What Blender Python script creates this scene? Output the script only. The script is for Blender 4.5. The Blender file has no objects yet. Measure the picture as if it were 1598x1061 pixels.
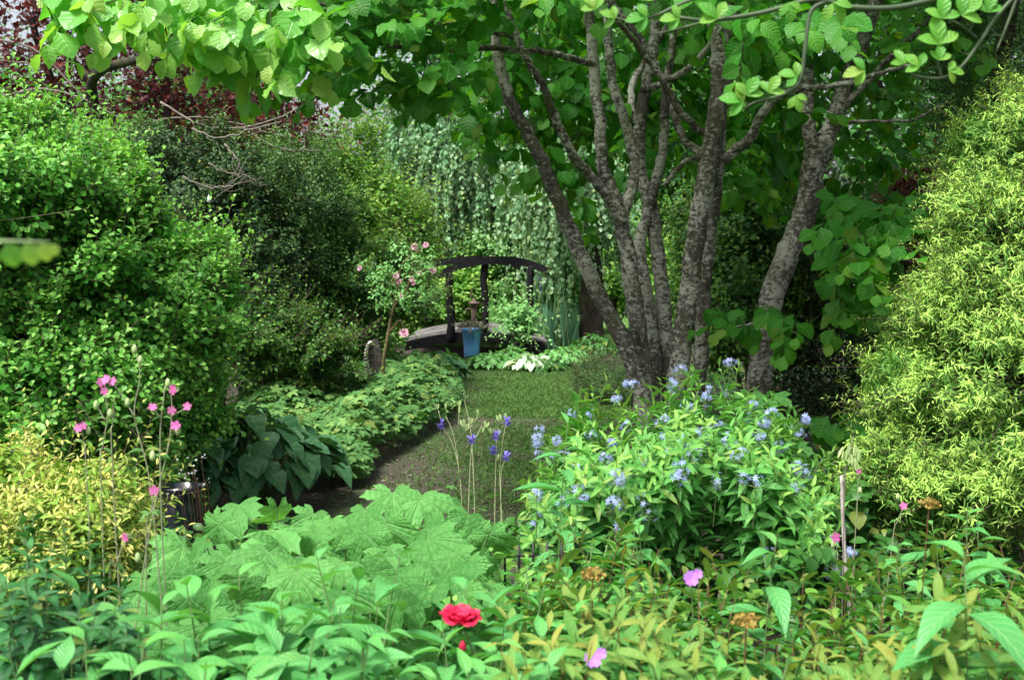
import bpy, math, random
import numpy as np
from mathutils import Vector

# ------------------------------------------------------------------ camera, world, light, exposure
S = bpy.context.scene
COL = S.collection
F = 1800.0            # focal length in photograph pixels (photo 1598 x 1061)
EYE = 1.6
PITCH = math.atan((530.5 - 400.0) / F)
cam_d = bpy.data.cameras.new("camera")
cam = bpy.data.objects.new("camera", cam_d)
COL.objects.link(cam)
cam_d.sensor_width = 36.0
cam_d.lens = 36.0 * F / 1598.0
cam_d.clip_end = 400.0
cam.location = (0, 0, EYE)
cam.rotation_euler = (math.pi / 2 - PITCH, 0, 0)
cam_d.dof.use_dof = True
cam_d.dof.focus_distance = 6.5
cam_d.dof.aperture_fstop = 6.3
S.camera = cam

SUN_EL, SUN_AZ = 58.0, -38.0        # azimuth measured from straight behind the camera, to the left
w = bpy.data.worlds.new("World")
S.world = w
w.use_nodes = True
nt = w.node_tree
bg = nt.nodes["Background"]
sky = nt.nodes.new("ShaderNodeTexSky")
sky.sky_type = 'NISHITA'
sky.sun_disc = False
sky.sun_elevation = math.radians(SUN_EL)
sky.sun_rotation = math.radians(180 + 38)
sky.air_density = 1.0
sky.dust_density = 6.0
sky.ozone_density = 1.0
hs = nt.nodes.new("ShaderNodeHueSaturation")
hs.inputs['Saturation'].default_value = 0.45
nt.links.new(sky.outputs[0], hs.inputs['Color'])
nt.links.new(hs.outputs[0], bg.inputs[0])
bg.inputs[1].default_value = 0.15
sd = bpy.data.lights.new("sun", 'SUN')
sd.energy = 2.8
sd.angle = math.radians(14)
sd.color = (1.0, 0.98, 0.94)
so = bpy.data.objects.new("sun", sd)
COL.objects.link(so)
e, a = math.radians(SUN_EL), math.radians(SUN_AZ)
tosun = Vector((math.sin(a) * math.cos(e), -math.cos(a) * math.cos(e), math.sin(e)))
so.rotation_euler = tosun.to_track_quat('Z', 'Y').to_euler()
S.view_settings.view_transform = 'Standard'
S.view_settings.look = 'None'
S.view_settings.exposure = 1.02
S.view_settings.gamma = 1.0
S.cycles.max_bounces = 8
S.cycles.transmission_bounces = 6
S.cycles.diffuse_bounces = 5

# ------------------------------------------------------------------ helpers
R = np.random.default_rng(7)
CP, SP = math.cos(PITCH), math.sin(PITCH)

def P(px, py, d):
    """world point at depth y=d that the photograph shows at pixel (px, py)"""
    u = (px - 799.0) / F
    v = (530.5 - py) / F
    y = CP + v * SP
    z = -SP + v * CP
    return np.array([u / y * d, d, EYE + z / y * d])

def PX(n, d):
    return n / F * d

def pts(l):
    return np.array([P(*q) for q in l])

def unit(v):
    return v / np.maximum(np.linalg.norm(v, axis=-1, keepdims=True), 1e-9)

def rndu(n):
    return unit(R.normal(size=(n, 3)))

def tag(o, label=None, cat=None, group=None, kind=None):
    if label: o["label"] = label
    if cat: o["category"] = cat
    if group: o["group"] = group
    if kind: o["kind"] = kind
    return o

def thing(name, label, cat, loc=(0, 0, 0), group=None):
    o = bpy.data.objects.new(name, None)
    COL.objects.link(o)
    o.empty_display_size = 0.1
    o.location = tuple(float(x) for x in loc)
    tag(o, label, cat, group)
    return o

class Cloud:
    """collects many shaped pieces and links them as ONE mesh object"""
    def __init__(s):
        s.v = []; s.l = []; s.t = []; s.r = []; s.a = []; s.u = []; s.n = 0
    def add(s, T, pos, yd, zh, sc, rnd=None, age=0.0, bend=0.0):
        pos = np.atleast_2d(np.asarray(pos, float))
        N = len(pos)
        if N == 0: return
        V, loops, tots, luv = T
        y = unit(np.broadcast_to(np.asarray(yd, float), (N, 3)))
        z = np.broadcast_to(np.asarray(zh, float), (N, 3))
        x = np.cross(y, z)
        bad = np.linalg.norm(x, axis=1) < 1e-4
        if bad.any():
            x = x.copy(); x[bad] = np.cross(y[bad], np.array([0.3, 0.9, 0.1]))
        x = unit(x); z = np.cross(x, y)
        sc = np.asarray(sc, float)
        if sc.ndim == 0: sc = np.full((N, 3), float(sc))
        elif sc.ndim == 1: sc = np.repeat(sc[:, None], 3, 1) if len(sc) == N and not (N == 3 and False) else np.broadcast_to(sc, (N, 3))
        b = np.broadcast_to(np.asarray(bend, float), (N,))
        L = np.repeat(V[None], N, 0).copy()
        L[:, :, 2] -= b[:, None] * L[:, :, 1] ** 2
        L[:, :, 1] *= 1 - 0.25 * np.minimum(np.abs(b[:, None]), 1.5) * np.abs(L[:, :, 1])
        L *= sc[:, None, :]
        W = L[:, :, 0:1] * x[:, None] + L[:, :, 1:2] * y[:, None] + L[:, :, 2:3] * z[:, None] + pos[:, None]
        m = len(V)
        s.v.append(W.reshape(-1, 3))
        s.l.append((loops[None] + (s.n + np.arange(N) * m)[:, None]).reshape(-1))
        s.t.append(np.tile(tots, N))
        rr = R.random(N) if rnd is None else np.broadcast_to(np.asarray(rnd, float), (N,))
        s.r.append(np.repeat(rr, m))
        s.a.append(np.repeat(np.broadcast_to(np.asarray(age, float), (N,)), m))
        s.u.append(np.tile(luv, (N, 1)))
        s.n += N * m
    def raw(s, V, faces, rnd=0.5, age=0.0):
        V = np.asarray(V, float)
        s.v.append(V)
        s.l.append(np.array([i + s.n for f in faces for i in f]))
        s.t.append(np.array([len(f) for f in faces]))
        s.r.append(np.full(len(V), float(rnd))); s.a.append(np.full(len(V), float(age)))
        s.u.append(np.zeros((len(V), 3)))
        s.n += len(V)
    def build(s, name, mat, parent=None, smooth=True):
        me = bpy.data.meshes.new(name)
        if s.n:
            v = np.concatenate(s.v); l = np.concatenate(s.l).astype(np.int32); t = np.concatenate(s.t)
            off = np.zeros(3)
            if parent is not None:
                off = np.array(parent_world(parent))
            me.vertices.add(len(v))
            me.vertices.foreach_set('co', (v - off).astype(np.float32).ravel())
            me.loops.add(len(l)); me.loops.foreach_set('vertex_index', l)
            me.polygons.add(len(t))
            st = np.concatenate([[0], np.cumsum(t)[:-1]]).astype(np.int32)
            me.polygons.foreach_set('loop_start', st)
            me.polygons.foreach_set('use_smooth', np.full(len(t), smooth))
            me.update(calc_edges=True)
            for nm, arr in (('rnd', s.r), ('age', s.a)):
                at = me.attributes.new(nm, 'FLOAT', 'POINT')
                at.data.foreach_set('value', np.concatenate(arr).astype(np.float32))
            at = me.attributes.new('luv', 'FLOAT_VECTOR', 'POINT')
            at.data.foreach_set('vector', np.concatenate(s.u).astype(np.float32).ravel())
        me.materials.append(mat)
        o = bpy.data.objects.new(name, me)
        COL.objects.link(o)
        if parent is not None: o.parent = parent
        return o

def parent_world(o):
    p = np.zeros(3)
    while o is not None:
        p += np.array(o.location); o = o.parent
    return p

def tpl(V, faces, luv=None):
    V = np.array(V, float)
    loops = np.array([i for f in faces for i in f], int)
    tots = np.array([len(f) for f in faces], int)
    if luv is None:
        wmax = max(1e-6, np.abs(V[:, 0]).max())
        luv = np.stack([V[:, 0] / wmax, V[:, 1], V[:, 2] * 0], 1)
    return V, loops, tots, np.array(luv, float)

def T_leaf(ws, fold=0.35, zig=0.0, wav=0.0, t0=0.0):
    """leaf of unit length along +y; ws = half widths at equal steps, ends closed to points"""
    n = len(ws)
    ts = np.linspace(t0, 1, n + 2)
    V = [(0, t0, 0)]; luv = [(0, 0, 0)]
    for i, wd in enumerate(ws):
        t = ts[i + 1]
        k = 1 + (zig if i % 2 else -zig)
        zz = fold * wd + wav * (1 if i % 2 else -1)
        V += [(-wd * k, t + 0.03, zz), (0, t, 0), (wd * k, t + 0.03, zz + wav * 0.5)]
        luv += [(-1, t, 0), (0, t, 0), (1, t, 0)]
    V.append((0, 1, 0)); luv.append((0, 1, 0))
    f = [(0, 2, 1), (0, 3, 2)]
    for i in range(n - 1):
        a = 1 + 3 * i; b = a + 3
        f += [(a, a + 1, b + 1, b), (a + 1, a + 2, b + 2, b + 1)]
    a = 1 + 3 * (n - 1); k = len(V) - 1
    f += [(a, a + 1, k), (a + 1, a + 2, k)]
    return tpl(V, f, luv)

def T_palm(nl=7, depth=0.3, spread=150, tooth=0.06, ridge=0.10, sharp=1.0):
    """palmate leaf: petiole joint at origin, middle lobe along +y"""
    V = [(0, 0, 0)]; luv = [(0, 0, 0)]
    per = 6
    N = nl * per
    ring1 = []; ring2 = []
    for k in range(N + 1):
        th = -spread + 2 * spread * k / N
        ph = (k % per) / per           # 0 at sinus, .5 at lobe tip
        tipness = 1 - abs(ph - 0.5) * 2 if k < N else 0
        lobe_i = min(nl - 1, k // per)
        c = abs(lobe_i - (nl - 1) / 2) / ((nl - 1) / 2)
        ln = 1 - 0.45 * c ** 1.5
        r = ln * ((1 - depth) + depth * tipness ** sharp)
        if k % 2 == 1: r += tooth * ln
        a = math.radians(th)
        x, y = math.sin(a) * r, math.cos(a) * r
        z = -ridge * (1 - tipness) * 0 + ridge * (1 - tipness) * r * 0.6
        V.append((x * 0.5, y * 0.5, z * 0.5)); luv.append((2 * (ph if k < N else 0) - 1, 0.5, 0)); ring1.append(len(V) - 1)
        V.append((x, y, z - 0.10 * r)); luv.append((2 * (ph if k < N else 0) - 1, 1, 0)); ring2.append(len(V) - 1)
    f = []
    for k in range(N):
        f.append((0, ring1[k + 1], ring1[k]))
        f.append((ring1[k], ring1[k + 1], ring2[k + 1], ring2[k]))
    return tpl(V, f, luv)

def T_stick(n=3, taper=0.6):
    V = []; f = []
    for j, (t, r) in enumerate(((0, 1), (1, taper))):
        for i in range(n):
            an = 2 * math.pi * i / n
            V.append((math.cos(an) * r, t, math.sin(an) * r))
    for i in range(n):
        k = (i + 1) % n
        f.append((i, k, n + k, n + i))
    return tpl(V, f)

def T_petals(n=5, w0=0.10, w1=0.28, notch=0.0, cup=0.25, mid=0.6):
    V = []; f = []
    for i in range(n):
        a = 2 * math.pi * i / n
        c, s_ = math.cos(a), math.sin(a)
        loc = [(-w0, 0.05, 0), (w0, 0.05, 0), (w1, mid, cup * mid), (w1 * 0.75, 1, cup), (0, 1 - notch, cup * 0.8), (-w1 * 0.75, 1, cup), (-w1, mid, cup * mid)]
        b = len(V)
        for x, r, z in loc:
            V.append((x * c + r * s_, -x * s_ + r * c, z))
        f.append(tuple(b + q for q in (0, 1, 2, 6)))
        f.append(tuple(b + q for q in (6, 2, 3, 4, 5)))
    return tpl(V, f)

DIA = T_leaf([0.30], fold=0.5)
OVAL = T_leaf([0.24, 0.30, 0.16], fold=0.35)
BROAD2 = T_leaf([0.09, 0.20, 0.29, 0.36, 0.38, 0.31, 0.17], fold=0.18, zig=0.07, wav=0.028)
BROAD3 = T_leaf([0.13, 0.24, 0.31, 0.33, 0.29, 0.21, 0.10], fold=0.6, zig=0.05, wav=-0.02)
OBOV = T_leaf([0.12, 0.26, 0.30], fold=0.3)
LANCE = T_leaf([0.09, 0.13, 0.13, 0.10, 0.05], fold=0.5)
NARROW = T_leaf([0.06, 0.07, 0.05], fold=0.4)
PHLOX = T_leaf([0.10, 0.165, 0.19, 0.175, 0.14, 0.09, 0.04], fold=0.45, zig=0.02)
BROAD = T_leaf([0.15, 0.27, 0.345, 0.375, 0.35, 0.27, 0.15], fold=0.25, zig=0.05, wav=0.014)
HOSTA = T_leaf([0.16, 0.28, 0.34, 0.35, 0.31, 0.22, 0.11], fold=0.45, wav=0.02)
ROUND = T_leaf([0.17, 0.32, 0.41, 0.43, 0.37, 0.22], fold=0.2, zig=0.04, wav=0.012)
NEEDLE = T_leaf([0.13, 0.14], fold=0.6)
PALM = T_palm(7, 0.34, 150, 0.08, 0.20, 0.9)
PALM2 = T_palm(5, 0.5, 130, 0.05, 0.1, 0.8)
ELL = T_leaf([0.07, 0.115, 0.13, 0.12, 0.08], fold=0.4, zig=0.03)
SHOOT = T_leaf([0.075, 0.10, 0.10, 0.09, 0.07], fold=0.5)
STICK = T_stick()
STAR = T_petals(5, 0.05, 0.13, 0, 0.12, 0.5)
CAMP = T_petals(5, 0.07, 0.34, 0.16, 0.10, 0.62)
CUPF = T_petals(6, 0.2, 0.36, 0.0, 0.9, 0.5)
GERAN = T_petals(5, 0.1, 0.45, 0.1, 0.3, 0.6)

# ---- tubes
def smooth_path(pp, rr, step=6):
    pp = np.asarray(pp, float); rr = np.asarray(rr, float)
    q = np.vstack([2 * pp[0] - pp[1], pp, 2 * pp[-1] - pp[-2]])
    out = []; ro = []
    for i in range(len(pp) - 1):
        p0, p1, p2, p3 = q[i:i + 4]
        for k in range(step):
            t = k / step
            out.append(0.5 * ((2 * p1) + (-p0 + p2) * t + (2 * p0 - 5 * p1 + 4 * p2 - p3) * t * t + (-p0 + 3 * p1 - 3 * p2 + p3) * t ** 3))
            ro.append(rr[i] * (1 - t) + rr[i + 1] * t)
    out.append(pp[-1]); ro.append(rr[-1])
    return np.array(out), np.array(ro)

def tube(c, pp, rr, n=8, knob=0.0, step=6, wob=0.0):
    if np.ndim(rr) == 0: rr = [rr] * len(pp)
    if len(rr) == 2 and len(pp) > 2: rr = np.linspace(rr[0], rr[1], len(pp))
    p, r = smooth_path(pp, rr, step)
    if wob: p[1:-1] += R.normal(size=(len(p) - 2, 3)) * wob
    t = unit(np.gradient(p, axis=0))
    ref = np.array([0.0, 1.0, 0.0]) if abs(t[0][1]) < 0.9 else np.array([1.0, 0, 0])
    V = []
    for i in range(len(p)):
        x = unit(np.cross(t[i], ref)); y = np.cross(t[i], x)
        ref = -x if False else ref
        k = 1 + knob * R.normal(size=n)
        for j in range(n):
            an = 2 * math.pi * j / n
            V.append(p[i] + (math.cos(an) * x + math.sin(an) * y) * r[i] * k[j])
    V.append(p[0]); V.append(p[-1])
    f = []
    m = len(p)
    for i in range(m - 1):
        for j in range(n):
            k = (j + 1) % n
            f.append((i * n + j, i * n + k, (i + 1) * n + k, (i + 1) * n + j))
    for j in range(n):
        k = (j + 1) % n
        f.append((m * n, k, j)); f.append((m * n + 1, (m - 1) * n + j, (m - 1) * n + k))
    c.raw(V, f)
    return p, r

def lathe(c, cx, cy, prof, n=28, flute=0.0, nf=0):
    V = []; f = []
    for r, z in prof:
        for j in range(n):
            an = 2 * math.pi * j / n
            k = 1 + flute * math.cos(an * nf)
            V.append((cx + math.cos(an) * r * k, cy + math.sin(an) * r * k, z))
    for i in range(len(prof) - 1):
        for j in range(n):
            k = (j + 1) % n
            f.append((i * n + j, i * n + k, (i + 1) * n + k, (i + 1) * n + j))
    f.append(tuple(range(n))[::-1]); f.append(tuple((len(prof) - 1) * n + j for j in range(n)))
    c.raw(V, f)

def box(c, a, b, ox=0.0):
    """box along the segment-like corners a(min) b(max)"""
    x0, y0, z0 = a; x1, y1, z1 = b
    V = [(x0, y0, z0), (x1, y0, z0), (x1, y1, z0), (x0, y1, z0), (x0, y0, z1), (x1, y0, z1), (x1, y1, z1), (x0, y1, z1)]
    c.raw(V, [(3, 2, 1, 0), (4, 5, 6, 7), (0, 1, 5, 4), (1, 2, 6, 5), (2, 3, 7, 6), (3, 0, 4, 7)])

# ------------------------------------------------------------------ materials
class NB:
    def __init__(s, name):
        s.m = bpy.data.materials.new(name); s.m.use_nodes = True
        s.t = s.m.node_tree; s.t.nodes.clear()
    def n(s, ty, **kw):
        o = s.t.nodes.new(ty)
        for k, v in kw.items():
            if k.startswith('_'): setattr(o, k[1:], v)
        return o
    def L(s, a, b): s.t.links.new(a, b)
    def val(s, sock, v):
        if hasattr(v, 'is_output') or isinstance(v, bpy.types.NodeSocket): s.L(v, sock)
        else: sock.default_value = v
    def math(s, op, a, b=0.0, c=None, clamp=False):
        o = s.n('ShaderNodeMath'); o.operation = op; o.use_clamp = clamp
        s.val(o.inputs[0], a); s.val(o.inputs[1], b)
        if c is not None: s.val(o.inputs[2], c)
        return o.outputs[0]
    def mix(s, f, a, b, mode='MIX'):
        o = s.n('ShaderNodeMix'); o.data_type = 'RGBA'; o.blend_type = mode
        s.val(o.inputs[0], f)
        s.val(o.inputs[6], a if not isinstance(a, tuple) else (*a, 1)[:4])
        s.val(o.inputs[7], b if not isinstance(b, tuple) else (*b, 1)[:4])
        return o.outputs[2]
    def noise(s, scale, detail=3, rough=0.5, vec=None, out=0):
        o = s.n('ShaderNodeTexNoise'); o.inputs['Scale'].default_value = scale
        o.inputs['Detail'].default_value = detail; o.inputs['Roughness'].default_value = rough
        if vec is not None: s.L(vec, o.inputs['Vector'])
        return o.outputs[out]
    def ramp(s, f, stops):
        o = s.n('ShaderNodeValToRGB'); s.L(f, o.inputs[0])
        el = o.color_ramp.elements
        while len(el) < len(stops): el.new(0.5)
        for q, (p, c) in zip(el, stops):
            q.position = p; q.color = (*c, 1) if isinstance(c, tuple) else (c, c, c, 1)
        return o.outputs[0]
    def pos(s):
        return s.n('ShaderNodeNewGeometry').outputs['Position']

MATS = {}
def leafmat(name, c1, c2, age=None, trans=0.35, rough=0.45, vein=0.0, nv=9, spots=0.0, spec=0.35, tint=(1.15, 1.15, 0.5), radial=False, old=0.3):
    if name in MATS: return MATS[name]
    if old or 'palmate' in name or 'hosta' in name:
        k = (0.84, 1.0, 1.08)
        c1 = tuple(x * y for x, y in zip(c1, k)); c2 = tuple(x * y for x, y in zip(c2, k))
        if age: age = tuple(x * y for x, y in zip(age, (0.92, 1, 1.05)))
    b = NB(name)
    rn = b.n('ShaderNodeAttribute'); rn.attribute_name = 'rnd'
    ag = b.n('ShaderNodeAttribute'); ag.attribute_name = 'age'
    pos = b.pos()
    f = b.math('ADD', b.math('MULTIPLY', rn.outputs['Fac'], 0.65), b.math('MULTIPLY', b.math('SUBTRACT', b.noise(2.2, 2, vec=pos), 0.30), 0.9), clamp=True)
    col = b.mix(f, c1, c2)
    if age is not None: col = b.mix(b.math('MULTIPLY', ag.outputs['Fac'], 1.0, clamp=True), col, age)
    if old: col = b.mix(b.math('MULTIPLY', b.math('GREATER_THAN', b.math('FRACT', b.math('MULTIPLY', rn.outputs['Fac'], 37.3)), 0.94), old), col, (0.40, 0.36, 0.07))
    col = b.mix(b.math('LESS_THAN', rn.outputs['Fac'], -0.5), col, (0.055, 0.04, 0.028))
    bump = None
    if vein > 0:
        lu = b.n('ShaderNodeAttribute'); lu.attribute_name = 'luv'
        sx = b.n('ShaderNodeSeparateXYZ'); b.L(lu.outputs['Vector'], sx.inputs[0])
        au = b.math('ABSOLUTE', sx.outputs[0])
        mid = b.math('SUBTRACT', 1.0, b.math('MULTIPLY', au, 14.0), clamp=True)
        ph = b.math('MULTIPLY', b.math('SUBTRACT', sx.outputs[1], b.math('MULTIPLY', au, 0.22)), nv * 6.2832)
        sn = b.math('SINE', ph)
        side = b.math('MULTIPLY', b.math('SUBTRACT', sn, 0.82), 5.0, clamp=True)
        vf = b.math('MULTIPLY', b.math('MAXIMUM', mid, b.math('MULTIPLY', side, 0.6)), vein, clamp=True)
        lighter = b.mix(0.55, col, (0.45, 0.62, 0.30))
        col = b.mix(vf, col, lighter)
        bh = b.math('ADD', b.math('MULTIPLY', sn, -0.35), b.math('MULTIPLY', mid, -1.0))
        if radial:
            fs = b.math('SINE', b.math('MULTIPLY', au, 20.0))
            col = b.mix(b.math('MULTIPLY', b.math('SUBTRACT', fs, 0.3), 0.28, clamp=True), col, b.mix(0.6, col, (0.03, 0.14, 0.02)))
            bh = b.math('ADD', bh, b.math('MULTIPLY', fs, -0.3))
        bump = b.n('ShaderNodeBump'); bump.inputs['Strength'].default_value = 0.6 if radial else 0.4; bump.inputs['Distance'].default_value = 0.004
        b.L(bh, bump.inputs['Height'])
    if spots > 0:
        sp = b.math('GREATER_THAN', b.noise(55, 2, vec=pos), 0.76)
        col = b.mix(b.math('MULTIPLY', sp, spots), col, (0.16, 0.10, 0.03))
    pr = b.n('ShaderNodeBsdfPrincipled')
    b.L(col, pr.inputs['Base Color']); pr.inputs['Roughness'].default_value = rough
    pr.inputs['Specular IOR Level'].default_value = spec
    tr = b.n('ShaderNodeBsdfTranslucent')
    b.L(b.mix(1.0, col, tint, 'MULTIPLY'), tr.inputs[0])
    if bump: b.L(bump.outputs[0], pr.inputs['Normal'])
    mx = b.n('ShaderNodeMixShader'); mx.inputs[0].default_value = trans
    b.L(pr.outputs[0], mx.inputs[1]); b.L(tr.outputs[0], mx.inputs[2])
    out = b.n('ShaderNodeOutputMaterial'); b.L(mx.outputs[0], out.inputs[0])
    MATS[name] = b.m
    return b.m

def simple(name, c1, c2=None, rough=0.7, scale=8, bump=0.0, metal=0.0, stretch=None, spec=0.5, coat=0.0):
    if name in MATS: return MATS[name]
    b = NB(name)
    v = b.pos()
    if stretch:
        mp = b.n('ShaderNodeMapping'); b.L(v, mp.inputs[0]); mp.inputs['Scale'].default_value = stretch; v = mp.outputs[0]
    nz = b.noise(scale, 5, 0.6, vec=v)
    col = b.ramp(nz, [(0.3, c1), (0.7, c2 or c1)])
    pr = b.n('ShaderNodeBsdfPrincipled'); b.L(col, pr.inputs['Base Color'])
    pr.inputs['Roughness'].default_value = rough; pr.inputs['Metallic'].default_value = metal
    pr.inputs['Specular IOR Level'].default_value = spec; pr.inputs['Coat Weight'].default_value = coat
    if bump:
        bp = b.n('ShaderNodeBump'); bp.inputs['Strength'].default_value = bump; bp.inputs['Distance'].default_value = 0.02
        b.L(nz, bp.inputs['Height']); b.L(bp.outputs[0], pr.inputs['Normal'])
    out = b.n('ShaderNodeOutputMaterial'); b.L(pr.outputs[0], out.inputs[0])
    MATS[name] = b.m
    return b.m

def bark(name, dark, light, lichen, amount=0.5, scale=26):
    b = NB(name)
    v = b.pos()
    mp = b.n('ShaderNodeMapping'); b.L(v, mp.inputs[0]); mp.inputs['Scale'].default_value = (1, 1, 0.55)
    n1 = b.noise(scale, 6, 0.65, vec=mp.outputs[0])
    col = b.ramp(n1, [(0.35, dark), (0.65, light)])
    mp2 = b.n('ShaderNodeMapping'); b.L(v, mp2.inputs[0]); mp2.inputs['Scale'].default_value = (1, 1, 1.5)
    n2 = b.noise(30, 5, 0.75, vec=mp2.outputs[0])
    n3 = b.noise(3.0, 2, 0.5, vec=v)
    m = b.math('MULTIPLY', b.math('SUBTRACT', b.math('ADD', n2, b.math('MULTIPLY', n3, 0.5)), 0.90 - 0.1 * amount), 9.0, clamp=True)
    col = b.mix(b.math('MULTIPLY', m, 0.85), col, lichen)
    n4 = b.noise(5.0, 3, 0.6, vec=v)
    col = b.mix(b.math('MULTIPLY', b.math('SUBTRACT', n4, 0.5), 2.2, clamp=True), col, (0.09, 0.10, 0.03))
    pr = b.n('ShaderNodeBsdfPrincipled'); b.L(col, pr.inputs['Base Color']); pr.inputs['Roughness'].default_value = 0.85
    pr.inputs['Specular IOR Level'].default_value = 0.2
    bp = b.n('ShaderNodeBump'); bp.inputs['Strength'].default_value = 0.8; bp.inputs['Distance'].default_value = 0.02
    b.L(b.math('ADD', n1, b.math('MULTIPLY', n2, 0.5)), bp.inputs['Height']); b.L(bp.outputs[0], pr.inputs['Normal'])
    out = b.n('ShaderNodeOutputMaterial'); b.L(pr.outputs[0], out.inputs[0])
    return b.m

BARK = bark('grey_bark', (0.030, 0.028, 0.022), (0.115, 0.107, 0.085), (0.42, 0.43, 0.36), 1.8)
BARKD = bark('dark_bark', (0.012, 0.010, 0.008), (0.05, 0.04, 0.032), (0.2, 0.2, 0.17), 0.0)
STEMG = simple('green_stem', (0.10, 0.17, 0.05), (0.14, 0.22, 0.08), 0.6, 20)
STEMR = simple('red_stem', (0.10, 0.035, 0.02), (0.16, 0.07, 0.03), 0.6, 20)
TWIGB = simple('brown_twig', (0.05, 0.035, 0.022), (0.11, 0.085, 0.06), 0.8, 20)
TWIGP = simple('pale_twig', (0.12, 0.10, 0.08), (0.20, 0.18, 0.15), 0.8, 20)

# ------------------------------------------------------------------ plant generators
def lobes_px(l):
    """lobes from photograph pixels: (px, py, depth, rx px, ry px, depth radius m)"""
    C = []; Q = []
    for px, py, d, rx, ry, rd in l:
        C.append(P(px, py, d)); Q.append((PX(rx, d), rd, PX(ry, d)))
    return np.array(C), np.array(Q)

CAMP0 = np.array([0, 0, EYE])
def sample_lobes(C, Q, n, shell=0.25, rough=0.12, clumps=60, keepback=0.3, cf=0.55, cs=0.16):
    area = (Q[:, 0] * Q[:, 2] + Q[:, 0] * Q[:, 1] + Q[:, 1] * Q[:, 2])
    pr = area / area.sum()
    def draw(m):
        i = R.choice(len(C), m, p=pr)
        u = rndu(m)
        return i, u
    # clump directions
    ci, cu = draw(clumps)
    amp = R.normal(0, rough, clumps)
    out_p = []; out_n = []
    need = n
    for _ in range(12):
        m = int(need * 2.2) + 50
        i, u = draw(m)
        k = R.integers(0, clumps, m)
        use = R.random(m) < cf
        u = np.where(use[:, None], unit(cu[k] + R.normal(size=(m, 3)) * cs), u)
        i = np.where(use, ci[k], i)
        rad = 1 - shell * R.random(m) ** 1.5 + np.where(use, amp[k] + rough * 0.6, 0) + R.normal(0, 0.02, m)
        p = C[i] + Q[i] * u * rad[:, None]
        nn = unit(u / Q[i])
        ok = p[:, 2] > 0.02
        for j in range(len(C)):
            dd = np.linalg.norm((p - C[j]) / Q[j], axis=1)
            ok &= (dd > 0.72) | (i == j)
        tc = unit(CAMP0 - p)
        back = (nn * tc).sum(1) < -0.25
        ok &= ~(back & (R.random(m) > keepback))
        out_p.append(p[ok]); out_n.append(nn[ok])
        need -= ok.sum()
        if need <= 0: break
    p = np.concatenate(out_p)[:n]; q = np.concatenate(out_n)[:n]
    return p, q

def grow(cl, cs, Pp, D, L, K, T, ll, spread=1.0, droop=0.0, width=1.0, bend=0.3, age_tip=1.0, stick_r=0.002, s0=0.1, up=0.4, flat=0.0, tipshrink=0.35, rnd_twig=0.5, hang=0.7, pend=False):
    """twigs at Pp along D (N,3), length L (N,), K leaves each"""
    N = len(Pp)
    if N == 0: return
    D = unit(D)
    L = np.broadcast_to(np.asarray(L, float), (N,))
    a0 = R.random(N) * 6.28
    s = np.linspace(s0, 1, K)[None, :] + R.normal(0, 0.02, (N, K))
    pos = Pp[:, None] + D[:, None] * (s * L[:, None])[..., None]
    pos[..., 2] -= droop * (s ** 2) * L[:, None]
    ref = np.where(np.abs(D[:, 2:3]) > 0.9, np.array([[1.0, 0, 0]]), np.array([[0, 0, 1.0]]))
    X = unit(np.cross(D, ref)); Y = np.cross(X, D)
    if flat:
        az = np.where(np.arange(K)[None] % 2 == 0, 0.0, math.pi) + R.normal(0, 0.35, (N, K))
    else:
        az = a0[:, None] + np.arange(K)[None] * 2.4 + R.normal(0, 0.3, (N, K))
    rad = np.cos(az)[..., None] * X[:, None] + np.sin(az)[..., None] * Y[:, None]
    fw = (s ** 2) * 0.9 + 0.25
    ld = unit(rad * spread + D[:, None] * fw[..., None] + R.normal(0, 0.18, (N, K, 3)))
    zh = unit(D[:, None] * 0.6 + np.array([0, 0, 1.0]) * up - rad * 0.1 + R.normal(0, 0.25, (N, K, 3)))
    if flat:
        zh = unit(np.array([0, 0, 1.0]) + R.normal(0, 0.35, (N, K, 3)) + (CAMP0 - pos) * 0.05)
        ld = ld + np.array([0, 0, -1.0]) * R.random((N, K))[..., None] * hang
    if pend:
        ld = unit(D[:, None] + rad * 0.45 + R.normal(0, 0.3, (N, K, 3))); zh = unit(rad + R.normal(0, 0.3, (N, K, 3)) + np.array([0, 0, 0.35]))
    sz = ll * (1 - tipshrink * s ** 3) * R.uniform(0.75, 1.2, (N, K))
    sc = np.stack([sz * width, sz, sz], -1).reshape(-1, 3)
    ag = np.clip(age_tip * (s - 0.45) * 1.9 * R.uniform(0.4, 1.1, (N, 1)), 0, 1)
    rn = np.clip(rnd_twig * R.random((N, 1)) + (1 - rnd_twig) * R.random((N, K)), 0, 1)
    Ts = T if isinstance(T, list) else [T]
    idx = R.integers(0, len(Ts), N * K)
    pf = pos.reshape(-1, 3); lf = ld.reshape(-1, 3); zf = zh.reshape(-1, 3); af = ag.ravel(); rf = rn.ravel()
    bf = bend * R.uniform(0.2, 1.6, N * K)
    for t, TT in enumerate(Ts):
        m = idx == t
        cl.add(TT, pf[m], lf[m], zf[m], sc[m], rf[m], af[m], bf[m])
    if cs is not None:
        e = Pp + D * L[:, None]; e[:, 2] -= droop * L
        dd = e - Pp
        ln = np.linalg.norm(dd, axis=1)
        cs.add(STICK, Pp, dd, rndu(N), np.stack([np.full(N, stick_r), ln, np.full(N, stick_r)], 1), -1.0)

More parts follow.
